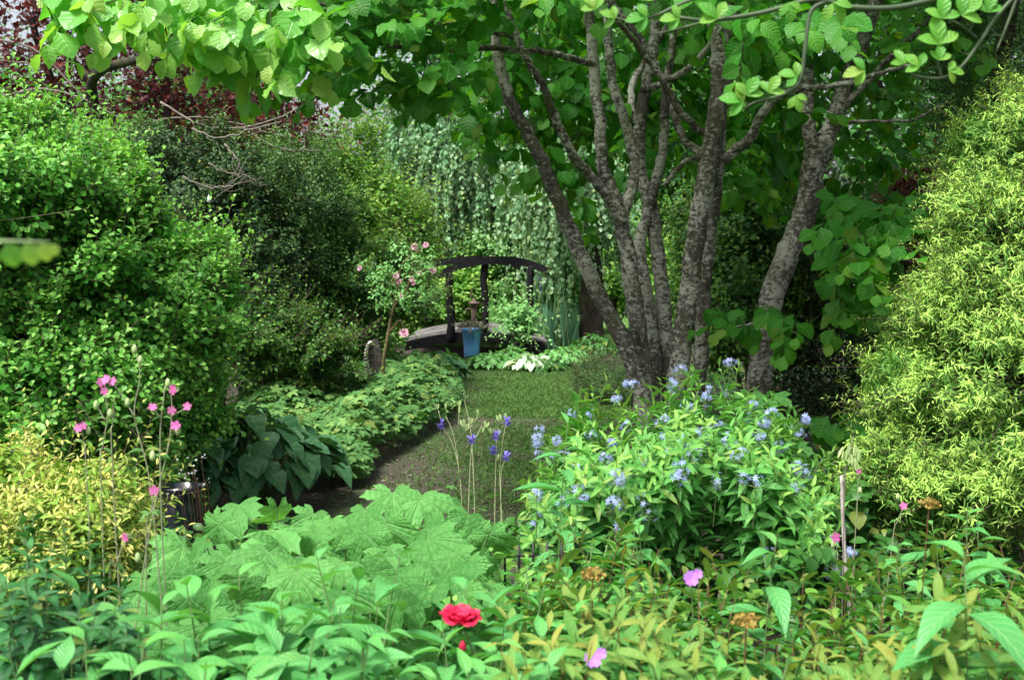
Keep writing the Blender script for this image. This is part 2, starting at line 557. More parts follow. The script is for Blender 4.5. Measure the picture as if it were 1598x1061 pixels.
def shrub(name, label, cat, lobes, n, K, T, ll, mat, L=0.15, up=0.5, out=0.8, seed=1, group=None, stem=TWIGB, spread=1.0, droop=0.0,
          width=1.0, bend=0.3, shell=0.3, rough=0.12, clumps=60, keepback=0.3, inner=0.25, trunk=True, trunk_r=0.02, age_tip=1.0, stick_r=0.002, foliage='foliage', twigs=True, flat=0.0, base_d=None, cf=0.55, csg=0.16):
    global R
    R = np.random.default_rng(seed)
    C, Q = lobes_px(lobes)
    base = C.mean(0).copy(); base[2] = 0
    th = thing(name, label, cat, base, group)
    p, q = sample_lobes(C, Q, n, shell, rough, clumps, keepback, cf, csg)
    cl = Cloud(); cs = Cloud()
    D = unit(q * out + np.array([0, 0, up]) + R.normal(0, 0.35, (len(p), 3)))
    Ls = L * R.uniform(0.6, 1.5, len(p)) * np.where(R.random(len(p)) < 0.18, 2.2, 1.0)
    grow(cl, cs if twigs else None, p - D * np.minimum(Ls, L * 1.5)[:, None] * 0.5, D, Ls, K, T, ll, spread, droop, width, bend, age_tip, stick_r, flat=flat)
    if inner:
        m = int(n * inner)
        i = R.choice(len(C), m)
        pp = C[i] + Q[i] * rndu(m) * (0.45 + 0.4 * R.random(m))[:, None]
        pp = pp[pp[:, 2] > 0.02]
        grow(cl, None, pp, unit(R.normal(size=(len(pp), 3)) + np.array([0, 0, 0.4])), L * 1.4, max(3, K // 2), T, ll * 1.5, age_tip=0, bend=bend)
    cl.build(foliage, mat, th)
    if trunk:
        for i in range(len(C)):
            c0 = base + np.array([*(R.normal(size=2) * trunk_r * 3), 0])
            mid = (c0 + C[i]) / 2 + R.normal(size=3) * 0.08 * Q[i].max()
            top = C[i] + np.array([0, 0, Q[i][2] * 0.5])
            tube(cs, [c0, mid, C[i], top], [trunk_r, trunk_r * 0.8, trunk_r * 0.5, trunk_r * 0.2], 6, 0.05)
    if cs.n: cs.build('stem', stem, th)
    return th

def bez(a, b, c, s):
    s = s[..., None]
    return (1 - s) ** 2 * a + 2 * s * (1 - s) * b + s * s * c

def stemplant(name, label, cat, tops, base, mat, T=LANCE, ll=0.1, K=20, s0=0.35, spread=1.0, group=None, seed=1, stem=STEMG, r=0.003,
              width=1.0, bend=0.5, basejit=0.12, bow=0.12, prof=None, opp=True, age_from=0.85, top_leaves=5, age_top=1.0, build_leaves=True, up=1.0, parent=None, mood=0.0):
    """stems rising from base to each top, leaves all along"""
    global R
    R = np.random.default_rng(seed)
    tops = np.asarray(tops, float); N = len(tops)
    base = np.asarray(base, float)
    th = thing(name, label, cat, (base[0], base[1], 0), group) if parent is None else parent
    if base.ndim == 1:
        b = base + np.concatenate([R.normal(0, basejit, (N, 2)), np.zeros((N, 1))], 1)
    else:
        b = base.copy()
    b[:, 2] = 0
    m = np.stack([b[:, 0] * 0.7 + tops[:, 0] * 0.3, b[:, 1] * 0.7 + tops[:, 1] * 0.3, tops[:, 2] * 0.62], 1)
    m += R.normal(0, bow * 0.3, (N, 3))
    cs = Cloud(); cl = Cloud()
    segs = 7
    ss = np.linspace(0, 1, segs + 1)
    for i in range(segs):
        q0 = bez(b, m, tops, np.full(N, ss[i])); q1 = bez(b, m, tops, np.full(N, ss[i + 1]))
        d = q1 - q0; ln = np.linalg.norm(d, axis=1)
        rr = r * (1.15 - 0.7 * ss[i])
        cs.add(STICK, q0, d, rndu(N), np.stack([np.full(N, rr), ln * 1.03, np.full(N, rr)], 1))
    s = np.repeat(np.linspace(s0, 0.985, K)[None], N, 0) + R.normal(0, 0.006, (N, K))
    s = np.clip(s, 0, 1)
    pos = bez(b[:, None], m[:, None], tops[:, None], s)
    tan = unit(2 * (1 - s[..., None]) * (m - b)[:, None] + 2 * s[..., None] * (tops - m)[:, None])
    ref = np.array([0.95, 0.3, 0.02])
    X = unit(np.cross(tan, ref)); Y = np.cross(tan, X)
    k = np.arange(K)[None]
    if opp == 'opp': az = R.random((N, 1)) * 6.28 + (k // 2) * (math.pi / 2) + (k % 2) * math.pi
    else: az = R.random((N, 1)) * 6.28 + k * 2.4
    az = az + R.normal(0, 0.2, (N, K))
    rad = np.cos(az)[..., None] * X + np.sin(az)[..., None] * Y
    el = 0.25 + 1.3 * np.clip((s - age_from) / (1 - age_from), 0, 1) ** 1.5
    ld = unit(rad * spread + tan * el[..., None] + R.normal(0, 0.12, (N, K, 3)))
    zh = unit(tan - rad * 0.2)
    if prof is None:
        pf = np.interp(s, [0, 0.4, 0.75, 0.9, 1], [0.6, 0.9, 1.0, 0.75, 0.4])
    else:
        pf = np.interp(s, *prof)
    sz = ll * pf * R.uniform(0.8, 1.15, (N, K))
    sc = np.stack([sz * width, sz, sz], -1).reshape(-1, 3)
    ag = np.clip((s - age_from) / (1 - age_from), 0, 1) * age_top * R.uniform(0.1, 1.0, (N, 1))
    rn = np.clip(0.5 * R.random((N, 1)) + 0.5 * R.random((N, K)), 0, 1)
    cl.add(T, pos.reshape(-1, 3), ld.reshape(-1, 3), zh.reshape(-1, 3), sc, rn.ravel(), ag.ravel(), bend * R.uniform(0.3, 1.5, N * K))
    if build_leaves:
        cl.build('foliage', mat, th); cs.build('stem', stem, th)
        return th
    return th, cl, cs

# ------------------------------------------------------------------ ground, lawn, grass
def ground():
    b = NB('soil'); v = b.pos()
    n1 = b.noise(0.8, 4, 0.6, vec=v); n2 = b.noise(40, 4, 0.7, vec=v)
    soil = b.ramp(n2, [(0.3, (0.022, 0.016, 0.011)), (0.55, (0.055, 0.042, 0.030)), (0.75, (0.13, 0.10, 0.07))])
    col = b.mix(b.ramp(n1, [(0.5, 0.0), (0.65, 0.6)]), soil, (0.03, 0.05, 0.015))
    pr = b.n('ShaderNodeBsdfPrincipled'); b.L(col, pr.inputs['Base Color']); pr.inputs['Roughness'].default_value = 0.95
    bp = b.n('ShaderNodeBump'); bp.inputs['Strength'].default_value = 0.7; bp.inputs['Distance'].default_value = 0.03
    b.L(n2, bp.inputs['Height']); b.L(bp.outputs[0], pr.inputs['Normal'])
    o = b.n('ShaderNodeOutputMaterial'); b.L(pr.outputs[0], o.inputs[0])
    c = Cloud(); c.raw([(-160, -20, 0), (160, -20, 0), (160, 300, 0), (-160, 300, 0)], [(0, 1, 2, 3)])
    g = c.build('ground', b.m); tag(g, kind='structure')
    b = NB('lawn'); v = b.pos()
    mp = b.n('ShaderNodeMapping'); b.L(v, mp.inputs[0]); mp.inputs['Scale'].default_value = (1, 0.35, 1)
    n1 = b.noise(1.6, 4, 0.65, vec=mp.outputs[0]); n2 = b.noise(30, 4, 0.7, vec=v)
    gr = b.ramp(n2, [(0.3, (0.03, 0.06, 0.012)), (0.7, (0.07, 0.12, 0.03))])
    so_ = b.ramp(n2, [(0.3, (0.022, 0.018, 0.012)), (0.7, (0.085, 0.070, 0.045))])
    col = b.mix(b.ramp(n1, [(0.46, 1.0), (0.62, 0.15)]), gr, so_)
    pr = b.n('ShaderNodeBsdfPrincipled'); b.L(col, pr.inputs['Base Color']); pr.inputs['Roughness'].default_value = 0.95
    bp = b.n('ShaderNodeBump'); bp.inputs['Strength'].default_value = 0.6; bp.inputs['Distance'].default_value = 0.02
    b.L(n2, bp.inputs['Height']); b.L(bp.outputs[0], pr.inputs['Normal'])
    o = b.n('ShaderNodeOutputMaterial'); b.L(pr.outputs[0], o.inputs[0])
    # the worn grass path that curves away between the beds
    rows = [(5.6, 480, 900), (7, 500, 930), (8.2, 520, 940), (9.4, 590, 960), (10.8, 650, 980), (12.4, 705, 1020), (14, 690, 1100), (15.4, 600, 1200), (16.7, 560, 1300)]
    V = []; f = []
    for d, x0, x1 in rows:
        for t in (0, 0.5, 1):
            x = PX((x0 * (1 - t) + x1 * t) - 799, d); V.append((x, d, 0.004))
    for i in range(len(rows) - 1):
        for k in range(2):
            a0 = i * 3 + k; f.append((a0, a0 + 1, a0 + 4, a0 + 3))
    c = Cloud(); c.raw(V, f); l = c.build('path', b.m); tag(l, kind='structure')
    c = Cloud(); c.raw([(-40, 20.5, 0.004), (60, 20.5, 0.004), (60, 70, 0.004), (-40, 70, 0.004)], [(0, 1, 2, 3)])
    fl = c.build('lawn', simple('lawn_green', (0.05, 0.12, 0.02), (0.10, 0.20, 0.04), 0.9, 3)); tag(fl, kind='structure')
    # blades
    ds = np.array([r_[0] for r_ in rows]); xa = np.array([r_[1] for r_ in rows]); xb = np.array([r_[2] for r_ in rows])
    n = 130000
    d = np.sqrt(R.uniform(6.5 ** 2, 16.6 ** 2, n))
    x0 = PX(np.interp(d, ds, xa) - 799, d); x1 = PX(np.interp(d, ds, xb) - 799, d)
    x = x0 + (x1 - x0) * R.random(n)
    cx, cy = R.uniform(-4, 5, 260), R.uniform(6, 17, 260)   # tufts and bare patches
    dens = np.zeros(n)
    for a_, b_ in zip(cx, cy):
        dens += np.exp(-((x - a_) ** 2 + (d - b_) ** 2) / 0.16)
    TT = (x - x0) / (x1 - x0)
    keep = R.random(n) < np.where(d > 11.3, 0.55 + dens * 0.4, np.clip(dens * 0.8 - 0.35, 0.10, 1) * 0.7) * np.clip(np.minimum(np.where(d > 11, TT * 3, TT * 2.2 - 0.25), (1 - TT) * 6), 0.03, 1)
    p = np.stack([x, d, np.full(n, 0.004)], 1)[keep]
    m = len(p)
    c = Cloud()
    BL = T_leaf([0.10, 0.07], fold=0.3)
    c.add(BL, p, unit(R.normal(0, 0.55, (m, 3)) * np.array([1, 1, 0.2]) + np.array([0, 0, 1])), rndu(m), R.uniform(0.02, 0.05, m), bend=R.uniform(0.2, 1.0, m))
    n = 16000
    p = np.stack([R.uniform(-6, 12, n), R.uniform(20.6, 40, n), np.full(n, 0.004)], 1)
    c.add(BL, p, unit(R.normal(0, 0.4, (n, 3)) * np.array([1, 1, 0.2]) + np.array([0, 0, 1])), rndu(n), R.uniform(0.05, 0.1, n), bend=0.4)
    g = c.build('grass', leafmat('grass_blade', (0.05, 0.12, 0.02), (0.13, 0.24, 0.045), trans=0.3, rough=0.6))
    tag(g, 'short patchy green grass growing along the worn path', 'grass', kind='stuff')
    # leaf litter on bare soil
    n = 9000
    d = R.uniform(5, 17, n); x = R.uniform(-5, 5, n) * d / 9
    c = Cloud()
    c.add(OVAL, np.stack([x, d, np.full(n, 0.012)], 1), unit(R.normal(size=(n, 3)) * np.array([1, 1, 0.15])), np.array([0, 0, 1.0]) + R.normal(0, 0.2, (n, 3)), R.uniform(0.02, 0.05, n))
    g = c.build('leaf_litter', leafmat('dry_leaf', (0.10, 0.07, 0.04), (0.26, 0.2, 0.13), trans=0.1, rough=0.8))
    tag(g, 'small dry brown leaves scattered on the bare soil', 'leaf litter', kind='stuff')
ground()

# ------------------------------------------------------------------ leaf materials
M_GOLD = leafmat('golden_needle', (0.07, 0.18, 0.025), (0.17, 0.31, 0.05), age=(0.44, 0.64, 0.12), trans=0.3, rough=0.55, old=0.15, spec=0.2)
M_LEFT = leafmat('fresh_green_leaf', (0.045, 0.20, 0.02), (0.13, 0.39, 0.05), age=(0.34, 0.66, 0.12), trans=0.35, rough=0.42, old=0.2)
M_RED = leafmat('purple_leaf', (0.022, 0.020, 0.014), (0.11, 0.020, 0.026), age=(0.26, 0.055, 0.045), trans=0.4, rough=0.5, tint=(1.4, 0.6, 0.5), old=0)
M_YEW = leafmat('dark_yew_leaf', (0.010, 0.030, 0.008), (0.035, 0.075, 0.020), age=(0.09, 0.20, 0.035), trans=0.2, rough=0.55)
M_OLIVE = leafmat('olive_leaf', (0.025, 0.075, 0.015), (0.07, 0.15, 0.035), age=(0.14, 0.26, 0.05), trans=0.25)
M_MID = leafmat('mid_green_leaf', (0.025, 0.09, 0.015), (0.07, 0.19, 0.03), age=(0.18, 0.36, 0.05), trans=0.35)
M_LIME = leafmat('lime_bush_leaf', (0.08, 0.22, 0.02), (0.16, 0.36, 0.04), age=(0.32, 0.50, 0.08), trans=0.4)
M_BIRCH = leafmat('grey_green_leaf', (0.09, 0.21, 0.07), (0.25, 0.40, 0.18), age=(0.30, 0.44, 0.22), trans=0.35, rough=0.4, spec=0.3)
M_FAR = leafmat('far_leaf', (0.03, 0.11, 0.02), (0.09, 0.24, 0.05), age=(0.14, 0.34, 0.07), trans=0.4)
M_TREE = leafmat('parrotia_leaf', (0.022, 0.13, 0.008), (0.055, 0.25, 0.018), age=(0.17, 0.42, 0.04), trans=0.5, rough=0.42, vein=0.45, nv=7, spec=0.22, tint=(1.5, 1.35, 0.35), old=0.18, spots=0.4)
M_TREEL = leafmat('lime_leaf', (0.10, 0.36, 0.04), (0.22, 0.50, 0.08), age=(0.44, 0.62, 0.13), trans=0.5, rough=0.33, vein=0.3, nv=6, spec=0.45, tint=(1.2, 1.2, 0.45))
M_HOSTA = leafmat('blue_green_hosta', (0.05, 0.14, 0.05), (0.09, 0.21, 0.08), trans=0.2, rough=0.42, vein=0.45, nv=4, old=0, spec=0.25)
M_HOSTV = leafmat('light_hosta', (0.09, 0.24, 0.08), (0.16, 0.34, 0.13), trans=0.25, rough=0.4, vein=0.6, nv=5)
M_GERA = leafmat('cranesbill_leaf', (0.05, 0.13, 0.025), (0.14, 0.27, 0.07), age=(0.22, 0.36, 0.09), trans=0.3, rough=0.55, spec=0.2)
M_KIR = leafmat('pale_palmate_leaf', (0.05, 0.19, 0.03), (0.17, 0.40, 0.09), age=(0.36, 0.60, 0.22), trans=0.38, rough=0.5, vein=0.5, nv=5, spots=0.35, radial=True, old=0.0, spec=0.2)
M_PHLOX = leafmat('phlox_leaf', (0.07, 0.28, 0.06), (0.14, 0.40, 0.11), age=(0.15, 0.44, 0.08), trans=0.35, rough=0.40, vein=0.6, nv=9, old=0.1, spots=0.4)
M_LILY = leafmat('dark_lance_leaf', (0.015, 0.08, 0.02), (0.035, 0.16, 0.04), age=(0.06, 0.24, 0.05), trans=0.3, rough=0.45, vein=0.2)
M_AMS = leafmat('bluestar_leaf', (0.05, 0.22, 0.03), (0.14, 0.40, 0.07), age=(0.34, 0.56, 0.10), trans=0.35, rough=0.42, vein=0.5, nv=4)
M_SPIR = leafmat('spirea_leaf', (0.035, 0.18, 0.03), (0.12, 0.35, 0.05), age=(0.32, 0.30, 0.05), trans=0.35, rough=0.45, vein=0.5, nv=6, spots=0.3, spec=0.25)
M_YEL = leafmat('golden_spirea_leaf', (0.12, 0.27, 0.03), (0.34, 0.46, 0.06), age=(0.78, 0.66, 0.20), trans=0.3, rough=0.5, old=0.2, spec=0.2)
M_FERN = leafmat('fern_leaf', (0.12, 0.30, 0.06), (0.24, 0.46, 0.13), age=(0.34, 0.54, 0.18), trans=0.35)
M_IRIS = leafmat('iris_leaf', (0.10, 0.24, 0.12), (0.20, 0.38, 0.20), trans=0.3)
M_TRIF = leafmat('citrus_leaf', (0.07, 0.28, 0.025), (0.13, 0.40, 0.04), age=(0.34, 0.55, 0.08), trans=0.5, rough=0.4, vein=0.3, nv=5)
PETAL = {}
def petal(name, c1, c2, trans=0.3):
    return leafmat(name, c1, c2, trans=trans, rough=0.5, tint=(1, 1, 1), old=0)
M_PINK = petal('pink_petal', (0.50, 0.07, 0.30), (0.68, 0.20, 0.46))
M_ROSEP = petal('pale_pink_petal', (0.62, 0.30, 0.42), (0.80, 0.52, 0.60))
M_BLUE = petal('pale_blue_petal', (0.26, 0.33, 0.66), (0.44, 0.51, 0.78))
M_VIOL = petal('violet_petal', (0.16, 0.11, 0.55), (0.32, 0.25, 0.75))
M_LILAC = petal('lilac_petal', (0.34, 0.13, 0.50), (0.46, 0.2, 0.62))
M_REDP = petal('red_petal', (0.60, 0.015, 0.06), (0.74, 0.03, 0.11))
M_BUD = petal('pale_green_bud', (0.30, 0.45, 0.16), (0.52, 0.62, 0.30))
M_ORG = petal('orange_seed', (0.32, 0.17, 0.04), (0.42, 0.36, 0.09))
M_WHITE = petal('white_petal', (0.75, 0.75, 0.78), (0.85, 0.85, 0.85))

# ------------------------------------------------------------------ far trees
fars = [
    (-150, 330, 32, 260, 230, 3), (120, 350, 36, 240, 190, 3), (310, 270, 30, 110, 170, 3), (480, 400, 33, 130, 110, 3),
    (625, 390, 30, 100, 130, 3), (760, 120, 38, 170, 330, 4), (930, 150, 34, 170, 300, 4), (1120, 120, 32, 190, 330, 4),
    (1320, 150, 30, 190, 330, 4), (1530, 130, 33, 200, 340, 4), (1740, 150, 31, 200, 340, 4)]
words = ['far left edge', 'left, behind the purple-leaved tree', 'behind the tall dark evergreen', 'below the pale gap of sky', 'left of the weeping tree',
         'behind the weeping tree', 'behind the dark slender trunk', 'behind the thick mottled stem', 'behind the right leaning trunk', 'behind the golden conifer', 'far right edge']
for i, (px, py, d, rx, ry, rd) in enumerate(fars):
    R = np.random.default_rng(100 + i)
    lb = [(px, py, d, rx, ry, rd)]
    for k in range(6):
        an = R.random() * 6.28
        lb.append((px + math.cos(an) * rx * 0.6, py + math.sin(an) * ry * 0.6, d + R.normal() * 1.0, rx * 0.5, ry * 0.42, rd * 0.6))
    lb = [q for q in lb]
    shrub('background_tree', 'far green broadleaf tree, ' + words[i], 'tree', lb, 2300, 6, DIA, 0.24, M_FAR, L=0.8, seed=200 + i,
          group='trees far behind the garden', clumps=90, rough=0.2, trunk_r=0.18, stem=BARKD, inner=0.4, twigs=False, keepback=0.1)

# ------------------------------------------------------------------ weeping tree
def weeping(name, label, lobes, n, trunkpx, d, seed, llen=(0.4, 1.5)):
    global R
    R = np.random.default_rng(seed)
    C, Q = lobes_px(lobes)
    tp = pts(trunkpx)
    th = thing(name, label, 'tree', (tp[0][0], tp[0][1], 0))
    p, q = sample_lobes(C, Q, n, 0.6, 0.16, 55, 0.3, 0.8, 0.10)
    cl = Cloud(); cs = Cloud()
    L = R.uniform(llen[0], llen[1], len(p))
    K = 22
    D = unit(np.array([0, 0, -1.0]) + q * 0.28 + R.normal(0, 0.14, (len(p), 3)))
    L = np.minimum(L, p[:, 2] - 0.3)
    k = L > 0.2
    grow(cl, cs, p[k], D[k], L[k], K, [DIA, OVAL], 0.105, 0.9, stick_r=0.004, bend=0.4, up=0.0, pend=True, width=1.35, rnd_twig=0.7)
    cl.build('foliage', M_BIRCH, th)
    tube(cs, tp, [PX(22, d), PX(18, d), PX(15, d), PX(8, d)][:len(tp)] if len(tp) == 4 else [PX(16, d), PX(10, d)], 8, 0.04)
    for c in C:
        s = tp[-1]
        tube(cs, [s, (s + c) / 2 + np.array([0, 0, 0.6]), c + np.array([0, 0, 0.3])], [PX(8, d), PX(3, d)], 5, 0.05)
    cs.build('trunk', BARKD, th)
weeping('weeping_tree', 'grey-green weeping tree trailing its leaves above the arched bridge', [(720, 270, 22, 105, 90, 1.6), (650, 320, 21.5, 55, 80, 1.2), (800, 310, 22, 70, 90, 1.4), (700, 210, 22, 90, 40, 1.0)], 2800,
        [(745, 560, 22), (740, 440, 22), (735, 330, 22), (725, 260, 22)], 22, 31)
weeping('weeping_tree', 'weeping tree with a dark straight trunk right of the arched bridge', [(900, 270, 19, 70, 80, 1.3), (880, 220, 19, 60, 60, 1.3)], 420,
        [(925, 580, 19), (922, 480, 19), (925, 380, 19), (915, 270, 19)], 19, 32, (0.4, 1.9))

# ------------------------------------------------------------------ left background
red = shrub('purple_leaved_tree', 'tree with dark purple-red leaves and bare grey twigs at the upper left', 'tree',
      [(60, 70, 14, 230, 130, 1.6), (260, 150, 14.5, 190, 90, 1.5), (440, 200, 15, 75, 55, 1.0), (130, 0, 14, 280, 90, 1.6)], 2500, 7, OVAL, 0.08, M_RED, L=0.4,
      seed=41, clumps=130, rough=0.25, shell=0.5, trunk_r=0.09, stem=BARKD, inner=0.1, keepback=0.5)
def barebranches(parent, paths, mat, name='bare_branch'):
    c = Cloud()
    for p, r0, r1 in paths:
        q, r = tube(c, pts(p), [r0, r1], 5, 0.05, wob=0.006)
        for k in range(4, len(q) - 1, 3):
            d = unit(R.normal(size=3) + unit(q[k + 1] - q[k]) * 0.7)
            tube(c, [q[k], q[k] + d * 0.12 + R.normal(size=3) * 0.03, q[k] + d * 0.24], [r1 * 0.8, r1 * 0.3], 4)
    return c.build(name, mat, parent)
R = np.random.default_rng(5)
barebranches(red, [([(-10, 60, 12), (60, 80, 12), (110, 130, 12), (160, 180, 12)], .012, .006), ([(0, 150, 11.5), (80, 140, 11.5), (150, 165, 11.5), (230, 210, 11.5)], .014, .005),
                   ([(250, 160, 12), (330, 200, 12), (420, 190, 12), (480, 160, 12)], .012, .005), ([(300, 60, 12), (360, 120, 12), (400, 150, 12)], .012, .004), ([(0, 95, 12.5), (70, 100, 12.5), (140, 90, 12.5), (200, 60, 12.5)], .012, .005), ([(180, 230, 12), (240, 190, 12), (330, 185, 12), (450, 215, 12)], .01, .004), ([(380, 200, 12), (430, 230, 12), (500, 235, 12)], .009, .004)], TWIGP)
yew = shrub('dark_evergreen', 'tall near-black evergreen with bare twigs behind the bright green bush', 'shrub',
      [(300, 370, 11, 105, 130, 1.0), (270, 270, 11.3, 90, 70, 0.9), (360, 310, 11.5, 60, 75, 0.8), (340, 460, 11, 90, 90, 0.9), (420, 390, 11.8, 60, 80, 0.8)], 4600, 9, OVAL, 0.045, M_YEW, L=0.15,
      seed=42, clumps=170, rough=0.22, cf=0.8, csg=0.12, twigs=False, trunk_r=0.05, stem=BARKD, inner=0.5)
barebranches(yew, [([(350, 225, 9.7), (372, 250, 9.7), (378, 268, 9.7), (400, 284, 9.7)], .008, .004), ([(285, 275, 9.7), (322, 292, 9.7), (345, 292, 9.7), (370, 288, 9.7), (385, 272, 9.7)], .006, .004),
                   ([(300, 200, 9.9), (340, 215, 9.9), (400, 200, 9.9), (440, 190, 9.9)], .009, .004), ([(325, 255, 9.8), (350, 268, 9.8), (378, 272, 9.8)], .006, .004)], TWIGP)
shrub('olive_shrub', 'feathery olive-green shrub between the dark evergreen and the lime bush', 'shrub',
      [(450, 310, 13, 80, 75, 0.9), (420, 370, 12.5, 60, 90, 0.8), (500, 330, 13.4, 50, 60, 0.7)], 3000, 9, OVAL, 0.045, M_OLIVE, L=0.2, seed=43, clumps=120, inner=0.4, twigs=False, rough=0.25, cf=0.75, csg=0.13)
shrub('lime_bush', 'lime-green bush left of the weeping tree', 'shrub',
      [(560, 330, 15.5, 75, 85, 1.0), (585, 380, 15.5, 62, 70, 1.0), (520, 390, 15, 60, 60, 1.0)], 2600, 9, OVAL, 0.075, M_LIME, L=0.28, seed=44, clumps=120, cf=0.8, csg=0.12, inner=0.4, stick_r=0.003, rough=0.28)
shrub('green_bush', 'mid green bush behind the pink rose, lower left of the lime bush', 'shrub',
      [(470, 440, 13.2, 90, 60, 0.8), (560, 460, 13.5, 85, 70, 0.8), (430, 500, 12.5, 70, 60, 0.8), (610, 440, 14, 60, 50, 0.7)], 3600, 9, OVAL, 0.055, M_MID, L=0.2, seed=45, clumps=160, cf=0.8, csg=0.12, inner=0.4, stick_r=0.002, rough=0.28)
shrub('green_bush', 'dark green low bush in front of the tall evergreen', 'shrub',
      [(390, 520, 10.5, 80, 55, 0.6), (470, 545, 10.8, 60, 45, 0.6)], 1500, 9, OVAL, 0.05, M_MID, L=0.2, seed=46, clumps=80, cf=0.8, csg=0.12, inner=0.4, stick_r=0.003, rough=0.2)
shrub('lime_bush', 'pale yellow-green bush seen between the stems of the mottled tree', 'shrub',
      [(965, 400, 24, 60, 55, 0.9), (1010, 430, 24, 70, 50, 0.9), (900, 420, 24, 50, 60, 0.9)], 900, 8, OVAL, 0.12, M_LIME, L=0.35, seed=47, clumps=80, inner=0.4)
# behind the bridge
shrub('fern_bush', 'bright feathery bush behind the left posts of the bridge', 'plant',
      [(690, 455, 20.5, 60, 35, 0.6), (640, 470, 20.5, 60, 40, 0.6)], 1100, 10, OVAL, 0.10, M_LIME, L=0.35, seed=48, clumps=60, inner=0.4, flat=1)
shrub('green_bush', 'soft green bush behind the top rail of the bridge', 'shrub',
      [(800, 410, 21.5, 80, 60, 0.8), (740, 430, 21.5, 70, 60, 0.8), (870, 430, 21.5, 50, 60, 0.8)], 2600, 9, OVAL, 0.085, M_FERN, L=0.3, seed=49, clumps=100, cf=0.8, csg=0.12, inner=0.4, rough=0.2)
def blades(name, label, cat, px0, px1, pytop, d, n, h, mat, seed, w=0.02, dy=0.5, lean=0.15):
    global R
    R = np.random.default_rng(seed)
    x = PX(R.uniform(px0, px1, n) - 799, d); y = d + R.uniform(-dy, dy, n)
    p = np.stack([x, y, np.zeros(n)], 1)
    hh = h * R.uniform(0.6, 1.1, n)
    th = thing(name, label, cat, p.mean(0))
    c = Cloud()
    c.add(T_leaf([0.9, 1.0, 0.9, 0.7, 0.4], fold=0.3), p, unit(R.normal(0, lean, (n, 3)) + np.array([0, 0, 1])), rndu(n), np.stack([np.full(n, w), hh, np.full(n, w)], 1), bend=R.uniform(0, 8, n) * h * lean * 4)
    c.build('blade', mat, th)
    return th
blades('iris_clump', 'clump of tall blue-green sword leaves right of the bridge posts', 'plant', 835, 900, 430, 19.2, 260, 1.25, M_IRIS, 50)
blades('tall_grass', 'pale upright grass showing between the bridge posts', 'plant', 765, 835, 430, 20, 320, 1.3, M_FERN, 51, w=0.012)
lup = thing('lupine', 'single violet lupine spire just right of the last bridge post', 'flower', P(840, 560, 19))
c = Cloud(); n = 90
t = R.random(n)
pp = P(840, 452, 18.6) * (1 - t[:, None]) + P(840, 421, 18.6) * t[:, None]
dd = rndu(n); pp = pp + dd * (0.045 * (1.1 - t))[:, None]
c.add(OVAL, pp, dd, rndu(n), 0.045); c.build('flower_spike', M_VIOL, lup)
c = Cloud(); tube(c, [P(840, 570, 18.6), P(840, 500, 18.6), P(840, 425, 18.6)], 0.006, 5); c.build('stem', STEMG, lup)

